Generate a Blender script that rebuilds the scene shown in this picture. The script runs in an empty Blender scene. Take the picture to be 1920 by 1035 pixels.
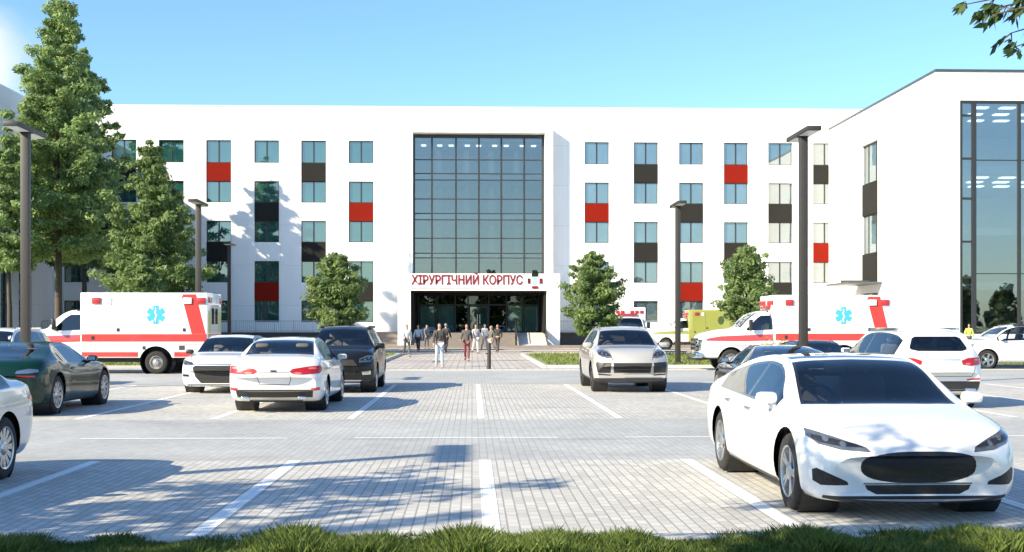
import bpy, bmesh, math, random
import numpy as np
from mathutils import Vector, Matrix, noise

# ------------------------------------------------------------------ camera, sky, sun, exposure
S = bpy.context.scene
COL = S.collection
R = math.radians
YAW = R(1.9)
EYE = 1.67
cd = bpy.data.cameras.new('camera')
cam = bpy.data.objects.new('camera', cd)
COL.objects.link(cam)
cd.sensor_width = 36.0
cd.lens = 36.0 * 2250 / 1920
cd.shift_y = (612 - 517.5) / 1920
cd.clip_start = 0.1
cd.clip_end = 3000
cam.location = (0, 0, EYE)
cam.rotation_euler = (R(90), 0, -YAW)
S.camera = cam

SUN_AZ, SUN_EL = R(34), R(30)          # light travels +x, slightly +y, down
world = bpy.data.worlds.new('World')
S.world = world
world.use_nodes = True
nt = world.node_tree
nt.nodes.clear()
sky = nt.nodes.new('ShaderNodeTexSky')
sky.sky_type = 'NISHITA'
sky.sun_disc = False
sky.sun_elevation = SUN_EL
sky.sun_rotation = R(236)
sky.altitude = 100
sky.air_density = 1.0
sky.dust_density = 0.7
sky.ozone_density = 1.6
bg = nt.nodes.new('ShaderNodeBackground')
bg.inputs['Strength'].default_value = 0.124
wo = nt.nodes.new('ShaderNodeOutputWorld')
tint = nt.nodes.new('ShaderNodeMix')
tint.data_type = 'RGBA'
tint.blend_type = 'MULTIPLY'
tint.inputs[0].default_value = 1.0
tint.inputs[7].default_value = (0.68, 0.90, 1.08, 1)
nt.links.new(sky.outputs[0], tint.inputs[6])
# one soft white cloud low in the sky on the left
tc = nt.nodes.new('ShaderNodeTexCoord')
nz = nt.nodes.new('ShaderNodeTexNoise')
nz.inputs['Scale'].default_value = 9
nz.inputs['Detail'].default_value = 6
dt = nt.nodes.new('ShaderNodeVectorMath')
dt.operation = 'DISTANCE'
dt.inputs[1].default_value = (-0.375, 0.905, 0.195)
nt.links.new(tc.outputs['Generated'], dt.inputs[0])
nt.links.new(tc.outputs['Generated'], nz.inputs['Vector'])
ma = nt.nodes.new('ShaderNodeMath')
ma.operation = 'MULTIPLY_ADD'
ma.inputs[1].default_value = 0.10
nt.links.new(nz.outputs['Fac'], ma.inputs[0])
nt.links.new(dt.outputs['Value'], ma.inputs[2])
mr = nt.nodes.new('ShaderNodeMapRange')
mr.interpolation_type = 'SMOOTHSTEP'
mr.inputs['From Min'].default_value = 0.118
mr.inputs['From Max'].default_value = 0.070
nt.links.new(ma.outputs[0], mr.inputs['Value'])
cl = nt.nodes.new('ShaderNodeMix')
cl.data_type = 'RGBA'
cl.inputs[7].default_value = (4.2, 4.4, 4.6, 1)
nt.links.new(mr.outputs[0], cl.inputs[0])
nt.links.new(tint.outputs[2], cl.inputs[6])
nt.links.new(cl.outputs[2], bg.inputs['Color'])
nt.links.new(bg.outputs[0], wo.inputs[0])

sd = bpy.data.lights.new('sun', 'SUN')
sd.energy = 5.0
sd.angle = R(0.5)
sd.color = (1.0, 0.87, 0.63)
sun = bpy.data.objects.new('sun', sd)
COL.objects.link(sun)
sun.location = (-60, -30, 60)
sun.rotation_euler = Vector((math.cos(SUN_AZ) * math.cos(SUN_EL), math.sin(SUN_AZ) * math.cos(SUN_EL), -math.sin(SUN_EL))).to_track_quat('-Z', 'Y').to_euler()
S.view_settings.view_transform = 'Standard'
S.view_settings.look = 'None'
S.view_settings.gamma = 1
S.view_settings.exposure = 1.0

# ------------------------------------------------------------------ helpers
def tag(o, label=None, cat=None, group=None, kind=None):
    if label: o['label'] = label
    if cat: o['category'] = cat
    if group: o['group'] = group
    if kind: o['kind'] = kind
    return o

def thing(name, label, cat, loc=(0, 0, 0), rz=0, group=None):
    o = bpy.data.objects.new(name, None)
    o.empty_display_size = 0.3
    COL.objects.link(o)
    o.location = loc
    o.rotation_euler = (0, 0, rz)
    return tag(o, label, cat, group)

def meshobj(name, me, parent=None, loc=None):
    o = bpy.data.objects.new(name, me)
    COL.objects.link(o)
    if parent is not None: o.parent = parent
    if loc: o.location = loc
    return o

def obj(name, bm, m, parent=None, smooth=None, loc=None):
    """bmesh -> one linked mesh object; smooth = sharp-edge angle in degrees"""
    me = bpy.data.meshes.new(name)
    bm.to_mesh(me)
    bm.free()
    for mm in (m if isinstance(m, (list, tuple)) else [m]):
        me.materials.append(mm)
    if smooth is not None:
        me.polygons.foreach_set('use_smooth', [True] * len(me.polygons))
        if smooth < 180:
            me.set_sharp_from_angle(angle=R(smooth))
    return meshobj(name, me, parent, loc)

def B():
    return bmesh.new()

def box(bm, x0, x1, y0, y1, z0, z1, bev=0, mat=None, mi=0):
    r = bmesh.ops.create_cube(bm, size=1)
    vs = r['verts']
    for v in vs:
        v.co = Vector(((x0 + x1) / 2 + v.co.x * (x1 - x0), (y0 + y1) / 2 + v.co.y * (y1 - y0), (z0 + z1) / 2 + v.co.z * (z1 - z0)))
    fs = {f for v in vs for f in v.link_faces}
    for f in fs: f.material_index = mi
    if mat is not None:
        bmesh.ops.transform(bm, matrix=mat, verts=vs)
    if bev:
        es = list({e for v in vs for e in v.link_edges})
        bmesh.ops.bevel(bm, geom=es, offset=bev, segments=2, profile=0.5, affect='EDGES')

def tube(bm, pts, rad, n=8, cap=True):
    """tube along a polyline; rad a number or list"""
    pts = [Vector(p) for p in pts]
    rads = rad if isinstance(rad, (list, tuple)) else [rad] * len(pts)
    rings = []
    for i, p in enumerate(pts):
        d = (pts[min(i + 1, len(pts) - 1)] - pts[max(i - 1, 0)])
        if d.length < 1e-9: d = Vector((0, 0, 1))
        d.normalize()
        u = d.orthogonal().normalized() if i == 0 else (u - d * u.dot(d)).normalized()
        w = d.cross(u)
        rings.append([bm.verts.new(p + (u * math.cos(2 * math.pi * k / n) + w * math.sin(2 * math.pi * k / n)) * rads[i]) for k in range(n)])
    for a, b in zip(rings, rings[1:]):
        for k in range(n):
            bm.faces.new((a[k], a[(k + 1) % n], b[(k + 1) % n], b[k]))
    if cap:
        bm.faces.new(rings[0][::-1])
        bm.faces.new(rings[-1])

def lathe_x(bm, prof, n=36, cx=0, cy=0, cz=0):
    """revolve (x, r) profile about the x axis"""
    rings = []
    for x, r in prof:
        rings.append([bm.verts.new((cx + x, cy + r * math.cos(2 * math.pi * k / n), cz + r * math.sin(2 * math.pi * k / n))) for k in range(n)])
    for a, b in zip(rings, rings[1:]):
        for k in range(n):
            bm.faces.new((a[k], a[(k + 1) % n], b[(k + 1) % n], b[k]))

def sheet(bm, x0, x1, y0, y1, z):
    bm.faces.new([bm.verts.new(p) for p in ((x0, y0, z), (x1, y0, z), (x1, y1, z), (x0, y1, z))])

def ngon(bm, pts):
    return bm.faces.new([bm.verts.new(p) for p in pts])

def prism(bm, poly, y0, y1, fn=None):
    """extrude a closed (a, b) polygon along the third axis; fn maps (a, b, t) to a point"""
    fn = fn or (lambda a, b, t: (a, t, b))
    v0 = [bm.verts.new(fn(a, b, y0)) for a, b in poly]
    v1 = [bm.verts.new(fn(a, b, y1)) for a, b in poly]
    n = len(poly)
    bm.faces.new(v0)
    bm.faces.new(v1[::-1])
    for i in range(n):
        bm.faces.new((v0[i], v1[i], v1[(i + 1) % n], v0[(i + 1) % n]))
    bmesh.ops.recalc_face_normals(bm, faces=bm.faces[:])

def XP(px, d):
    """world x of photo column px at distance d from the camera"""
    xc = (px - 960) / 2250
    return d * (math.cos(YAW) * xc + math.sin(YAW)) / (math.cos(YAW) - xc * math.sin(YAW))

def ZP(py, px, d):
    x = XP(px, d)
    return EYE + (612 - py) / 2250 * (d * math.cos(YAW) + x * math.sin(YAW))

# ------------------------------------------------------------------ materials
def nodes(m):
    m.use_nodes = True
    t = m.node_tree
    return t, t.nodes['Principled BSDF']

def mat(name, col, rough=0.6, metal=0.0, var=0.0, vscale=3.0, bump=0.0, bscale=40.0, coat=0.0, spec=0.5):
    m = bpy.data.materials.new(name)
    t, p = nodes(m)
    p.inputs['Base Color'].default_value = (*col, 1)
    p.inputs['Roughness'].default_value = rough
    p.inputs['Metallic'].default_value = metal
    p.inputs['Specular IOR Level'].default_value = spec
    if coat:
        p.inputs['Coat Weight'].default_value = coat
        p.inputs['Coat Roughness'].default_value = 0.04
    tcn = t.nodes.new('ShaderNodeTexCoord')
    if var:
        n = t.nodes.new('ShaderNodeTexNoise')
        n.inputs['Scale'].default_value = vscale
        n.inputs['Detail'].default_value = 6
        t.links.new(tcn.outputs['Object'], n.inputs['Vector'])
        mx = t.nodes.new('ShaderNodeMix')
        mx.data_type = 'RGBA'
        mx.inputs[6].default_value = (*[c * (1 - var) for c in col], 1)
        mx.inputs[7].default_value = (*[min(1, c * (1 + var)) for c in col], 1)
        t.links.new(n.outputs['Fac'], mx.inputs[0])
        t.links.new(mx.outputs[2], p.inputs['Base Color'])
    if bump:
        n2 = t.nodes.new('ShaderNodeTexNoise')
        n2.inputs['Scale'].default_value = bscale
        n2.inputs['Detail'].default_value = 4
        t.links.new(tcn.outputs['Object'], n2.inputs['Vector'])
        b = t.nodes.new('ShaderNodeBump')
        b.inputs['Strength'].default_value = bump
        b.inputs['Distance'].default_value = 0.02
        t.links.new(n2.outputs['Fac'], b.inputs['Height'])
        t.links.new(b.outputs[0], p.inputs['Normal'])
    return m

def paint(name, col, metal=0.0, rough=0.32, coat=1.0):
    """car paint outside, dark lining on the inner face of the same shell"""
    m = mat(name, col, rough, metal, coat=coat, spec=0.5 if coat > .9 else 0.3)
    t = m.node_tree
    p = t.nodes['Principled BSDF']
    out = t.nodes['Material Output']
    n = t.nodes.new('ShaderNodeTexNoise')
    n.inputs['Scale'].default_value = 900
    tcn = t.nodes.new('ShaderNodeTexCoord')
    t.links.new(tcn.outputs['Object'], n.inputs['Vector'])
    mr = t.nodes.new('ShaderNodeMapRange')
    mr.inputs['To Min'].default_value = rough - 0.04
    mr.inputs['To Max'].default_value = rough + 0.06
    t.links.new(n.outputs['Fac'], mr.inputs['Value'])
    t.links.new(mr.outputs[0], p.inputs['Roughness'])
    g = t.nodes.new('ShaderNodeNewGeometry')
    d = t.nodes.new('ShaderNodeBsdfDiffuse')
    d.inputs['Color'].default_value = (0.035, 0.035, 0.037, 1)
    mx = t.nodes.new('ShaderNodeMixShader')
    t.links.new(g.outputs['Backfacing'], mx.inputs[0])
    t.links.new(p.outputs[0], mx.inputs[1])
    t.links.new(d.outputs[0], mx.inputs[2])
    t.links.new(mx.outputs[0], out.inputs[0])
    return m

def glass(name, through, refl=0.10, tintc=(1, 1, 1), ior=1.45, rough=0.0):
    """thin pane: transmission colour plus mirror reflection (fresnel on top of a base share)"""
    m = bpy.data.materials.new(name)
    m.use_nodes = True
    t = m.node_tree
    t.nodes.clear()
    out = t.nodes.new('ShaderNodeOutputMaterial')
    tr = t.nodes.new('ShaderNodeBsdfTransparent')
    tr.inputs[0].default_value = (*through, 1)
    gl = t.nodes.new('ShaderNodeBsdfGlossy')
    gl.inputs['Color'].default_value = (*tintc, 1)
    gl.inputs['Roughness'].default_value = rough
    fr = t.nodes.new('ShaderNodeFresnel')
    fr.inputs['IOR'].default_value = ior
    ad = t.nodes.new('ShaderNodeMath')
    ad.operation = 'ADD'
    ad.use_clamp = True
    ad.inputs[1].default_value = refl
    # faint waviness of real panes
    tcn = t.nodes.new('ShaderNodeTexCoord')
    n = t.nodes.new('ShaderNodeTexNoise')
    n.inputs['Scale'].default_value = 0.9
    n.inputs['Detail'].default_value = 1
    b = t.nodes.new('ShaderNodeBump')
    b.inputs['Strength'].default_value = 0.04
    b.inputs['Distance'].default_value = 0.05
    t.links.new(tcn.outputs['Object'], n.inputs['Vector'])
    t.links.new(n.outputs['Fac'], b.inputs['Height'])
    t.links.new(b.outputs[0], gl.inputs['Normal'])
    mx = t.nodes.new('ShaderNodeMixShader')
    t.links.new(fr.outputs[0], ad.inputs[0])
    t.links.new(ad.outputs[0], mx.inputs[0])
    t.links.new(tr.outputs[0], mx.inputs[1])
    t.links.new(gl.outputs[0], mx.inputs[2])
    t.links.new(mx.outputs[0], out.inputs[0])
    return m

def window_glass(name, body, refl, tintc):
    """building pane: deep coloured room behind a reflecting surface"""
    m = bpy.data.materials.new(name)
    m.use_nodes = True
    t = m.node_tree
    t.nodes.clear()
    out = t.nodes.new('ShaderNodeOutputMaterial')
    df = t.nodes.new('ShaderNodeBsdfDiffuse')
    gl = t.nodes.new('ShaderNodeBsdfGlossy')
    gl.inputs['Roughness'].default_value = 0.02
    gl.inputs['Color'].default_value = (*tintc, 1)
    tcn = t.nodes.new('ShaderNodeTexCoord')
    n = t.nodes.new('ShaderNodeTexNoise')
    n.inputs['Scale'].default_value = 0.45
    n.inputs['Detail'].default_value = 2
    mxc = t.nodes.new('ShaderNodeMix')
    mxc.data_type = 'RGBA'
    mxc.inputs[6].default_value = (*[c * 0.5 for c in body], 1)
    mxc.inputs[7].default_value = (*[c * 1.6 for c in body], 1)
    geo = t.nodes.new('ShaderNodeNewGeometry')
    t.links.new(geo.outputs['Position'], n.inputs['Vector'])
    t.links.new(n.outputs['Fac'], mxc.inputs[0])
    t.links.new(mxc.outputs[2], df.inputs['Color'])
    b = t.nodes.new('ShaderNodeBump')
    b.inputs['Strength'].default_value = 0.12
    b.inputs['Distance'].default_value = 0.05
    t.links.new(n.outputs['Fac'], b.inputs['Height'])
    t.links.new(b.outputs[0], gl.inputs['Normal'])
    mx = t.nodes.new('ShaderNodeMixShader')
    mx.inputs[0].default_value = refl
    t.links.new(df.outputs[0], mx.inputs[1])
    t.links.new(gl.outputs[0], mx.inputs[2])
    t.links.new(mx.outputs[0], out.inputs[0])
    return m

def pavers(name, c1, c2, mortar, bw=0.21, bh=0.105, bump=0.5, msize=0.012, patch=0.14):
    m = bpy.data.materials.new(name)
    t, p = nodes(m)
    tcn = t.nodes.new('ShaderNodeTexCoord')
    mp = t.nodes.new('ShaderNodeMapping')
    mp.inputs['Rotation'].default_value = (0, 0, R(90))
    br = t.nodes.new('ShaderNodeTexBrick')
    br.inputs['Scale'].default_value = 1
    br.inputs['Brick Width'].default_value = bw
    br.inputs['Row Height'].default_value = bh
    br.inputs['Mortar Size'].default_value = msize
    br.inputs['Mortar Smooth'].default_value = 0.3
    br.inputs['Color1'].default_value = (*c1, 1)
    br.inputs['Color2'].default_value = (*c2, 1)
    br.inputs['Mortar'].default_value = (*mortar, 1)
    t.links.new(tcn.outputs['Object'], mp.inputs['Vector'])
    t.links.new(mp.outputs[0], br.inputs['Vector'])
    n = t.nodes.new('ShaderNodeTexNoise')
    n.inputs['Scale'].default_value = 0.35
    n.inputs['Detail'].default_value = 8
    n.inputs['Roughness'].default_value = 0.65
    t.links.new(tcn.outputs['Object'], n.inputs['Vector'])
    mr = t.nodes.new('ShaderNodeMapRange')
    mr.inputs['From Min'].default_value = 0.3
    mr.inputs['From Max'].default_value = 0.7
    mr.inputs['To Min'].default_value = 1 - patch
    mr.inputs['To Max'].default_value = 1 + patch
    t.links.new(n.outputs['Fac'], mr.inputs['Value'])
    mx = t.nodes.new('ShaderNodeVectorMath')
    mx.operation = 'SCALE'
    t.links.new(br.outputs['Color'], mx.inputs[0])
    t.links.new(mr.outputs[0], mx.inputs['Scale'])
    sp = t.nodes.new('ShaderNodeMapping')
    sp.inputs['Scale'].default_value = (0.30, 1.1, 1)
    t.links.new(tcn.outputs['Object'], sp.inputs['Vector'])
    ns = t.nodes.new('ShaderNodeTexNoise')
    ns.inputs['Scale'].default_value = 0.8
    ns.inputs['Detail'].default_value = 5
    ns.inputs['Roughness'].default_value = 0.6
    t.links.new(sp.outputs[0], ns.inputs['Vector'])
    m3 = t.nodes.new('ShaderNodeMapRange')
    m3.inputs['From Min'].default_value = 0.58
    m3.inputs['From Max'].default_value = 0.74
    m3.inputs['To Min'].default_value = 1.0
    m3.inputs['To Max'].default_value = 0.72
    t.links.new(ns.outputs['Fac'], m3.inputs['Value'])
    m4 = t.nodes.new('ShaderNodeVectorMath')
    m4.operation = 'SCALE'
    t.links.new(mx.outputs[0], m4.inputs[0])
    t.links.new(m3.outputs[0], m4.inputs['Scale'])
    t.links.new(m4.outputs[0], p.inputs['Base Color'])
    p.inputs['Roughness'].default_value = 0.8
    n2 = t.nodes.new('ShaderNodeTexNoise')
    n2.inputs['Scale'].default_value = 60
    t.links.new(tcn.outputs['Object'], n2.inputs['Vector'])
    sub = t.nodes.new('ShaderNodeMath')
    sub.operation = 'MULTIPLY_ADD'
    sub.inputs[1].default_value = -1.0
    t.links.new(br.outputs['Fac'], sub.inputs[0])
    ms = t.nodes.new('ShaderNodeMath')
    ms.operation = 'MULTIPLY'
    ms.inputs[1].default_value = 0.35
    t.links.new(n2.outputs['Fac'], ms.inputs[0])
    t.links.new(ms.outputs[0], sub.inputs[2])
    b = t.nodes.new('ShaderNodeBump')
    b.inputs['Strength'].default_value = bump
    b.inputs['Distance'].default_value = 0.012
    t.links.new(sub.outputs[0], b.inputs['Height'])
    t.links.new(b.outputs[0], p.inputs['Normal'])
    return m

def leafmat(name, dark, light, trans=0.35):
    m = bpy.data.materials.new(name)
    m.use_nodes = True
    t = m.node_tree
    t.nodes.clear()
    out = t.nodes.new('ShaderNodeOutputMaterial')
    g = t.nodes.new('ShaderNodeNewGeometry')
    tcn = t.nodes.new('ShaderNodeTexCoord')
    n = t.nodes.new('ShaderNodeTexNoise')
    n.inputs['Scale'].default_value = 0.9
    n.inputs['Detail'].default_value = 3
    t.links.new(tcn.outputs['Object'], n.inputs['Vector'])
    a = t.nodes.new('ShaderNodeMath')
    a.operation = 'MULTIPLY_ADD'
    a.inputs[1].default_value = 0.45
    t.links.new(g.outputs['Random Per Island'], a.inputs[0])
    s = t.nodes.new('ShaderNodeMath')
    s.operation = 'MULTIPLY_ADD'
    s.inputs[1].default_value = 1.3
    s.inputs[2].default_value = -0.38
    t.links.new(n.outputs['Fac'], s.inputs[0])
    t.links.new(s.outputs[0], a.inputs[2])
    mx = t.nodes.new('ShaderNodeMix')
    mx.data_type = 'RGBA'
    mx.inputs[6].default_value = (*dark, 1)
    mx.inputs[7].default_value = (*light, 1)
    t.links.new(a.outputs[0], mx.inputs[0])
    d = t.nodes.new('ShaderNodeBsdfPrincipled')
    d.inputs['Roughness'].default_value = 0.55
    d.inputs['Specular IOR Level'].default_value = 0.3
    tl = t.nodes.new('ShaderNodeBsdfTranslucent')
    t.links.new(mx.outputs[2], d.inputs['Base Color'])
    t.links.new(mx.outputs[2], tl.inputs['Color'])
    ms = t.nodes.new('ShaderNodeMixShader')
    ms.inputs[0].default_value = trans
    t.links.new(d.outputs[0], ms.inputs[1])
    t.links.new(tl.outputs[0], ms.inputs[2])
    t.links.new(ms.outputs[0], out.inputs[0])
    return m

def emit(name, col, s):
    m = bpy.data.materials.new(name)
    t, p = nodes(m)
    p.inputs['Base Color'].default_value = (0.8, 0.8, 0.8, 1)
    p.inputs['Emission Color'].default_value = (*col, 1)
    p.inputs['Emission Strength'].default_value = s
    return m

def facade(name):
    """white cladding boards with fine open joints and a little weathering"""
    m = mat(name, (0.86, 0.855, 0.845), 0.85, bump=0.1, bscale=30)
    t = m.node_tree
    p = t.nodes['Principled BSDF']
    tcn = t.nodes.new('ShaderNodeTexCoord')
    sx = t.nodes.new('ShaderNodeSeparateXYZ')
    cx = t.nodes.new('ShaderNodeCombineXYZ')
    t.links.new(tcn.outputs['Object'], sx.inputs[0])
    t.links.new(sx.outputs[0], cx.inputs[0])
    t.links.new(sx.outputs[2], cx.inputs[1])
    br = t.nodes.new('ShaderNodeTexBrick')
    br.offset = 0
    br.inputs['Scale'].default_value = 1
    br.inputs['Brick Width'].default_value = 2.06
    br.inputs['Row Height'].default_value = 3.47
    br.inputs['Mortar Size'].default_value = 0.022
    br.inputs['Color1'].default_value = (0.865, 0.86, 0.85, 1)
    br.inputs['Color2'].default_value = (0.835, 0.832, 0.825, 1)
    br.inputs['Mortar'].default_value = (0.72, 0.72, 0.71, 1)
    t.links.new(cx.outputs[0], br.inputs['Vector'])
    n = t.nodes.new('ShaderNodeTexNoise')
    n.inputs['Scale'].default_value = 1.0
    n.inputs['Detail'].default_value = 6
    mp = t.nodes.new('ShaderNodeMapping')
    mp.inputs['Scale'].default_value = (1.2, 1.2, 0.12)
    t.links.new(tcn.outputs['Object'], mp.inputs['Vector'])
    t.links.new(mp.outputs[0], n.inputs['Vector'])
    mr = t.nodes.new('ShaderNodeMapRange')
    mr.inputs['To Min'].default_value = 0.92
    mr.inputs['To Max'].default_value = 1.05
    t.links.new(n.outputs['Fac'], mr.inputs['Value'])
    sc = t.nodes.new('ShaderNodeVectorMath')
    sc.operation = 'SCALE'
    t.links.new(br.outputs['Color'], sc.inputs[0])
    t.links.new(mr.outputs[0], sc.inputs['Scale'])
    t.links.new(sc.outputs[0], p.inputs['Base Color'])
    return m

def worn(name, col):
    """road paint rubbed through to the blocks in small patches and along their joints"""
    m = mat(name, col, 0.75, bump=0.25, bscale=90)
    t = m.node_tree
    p = t.nodes['Principled BSDF']
    tcn = t.nodes.new('ShaderNodeTexCoord')
    n = t.nodes.new('ShaderNodeTexNoise')
    n.inputs['Scale'].default_value = 7
    n.inputs['Detail'].default_value = 8
    n.inputs['Roughness'].default_value = 0.75
    t.links.new(tcn.outputs['Object'], n.inputs['Vector'])
    mp = t.nodes.new('ShaderNodeMapping')
    mp.inputs['Rotation'].default_value = (0, 0, R(90))
    br = t.nodes.new('ShaderNodeTexBrick')
    br.inputs['Scale'].default_value = 1
    br.inputs['Brick Width'].default_value = 0.2
    br.inputs['Row Height'].default_value = 0.1
    br.inputs['Mortar Size'].default_value = 0.007
    t.links.new(tcn.outputs['Object'], mp.inputs['Vector'])
    t.links.new(mp.outputs[0], br.inputs['Vector'])
    mr = t.nodes.new('ShaderNodeMapRange')
    mr.inputs['From Min'].default_value = 0.60
    mr.inputs['From Max'].default_value = 0.68
    t.links.new(n.outputs['Fac'], mr.inputs['Value'])
    a = t.nodes.new('ShaderNodeMath')
    a.operation = 'MULTIPLY_ADD'
    a.use_clamp = True
    a.inputs[1].default_value = 0.45
    t.links.new(br.outputs['Fac'], a.inputs[0])
    t.links.new(mr.outputs[0], a.inputs[2])
    mx = t.nodes.new('ShaderNodeMix')
    mx.data_type = 'RGBA'
    mx.inputs[6].default_value = (*col, 1)
    mx.inputs[7].default_value = (0.42, 0.41, 0.39, 1)
    t.links.new(a.outputs[0], mx.inputs[0])
    t.links.new(mx.outputs[2], p.inputs['Base Color'])
    return m

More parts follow.
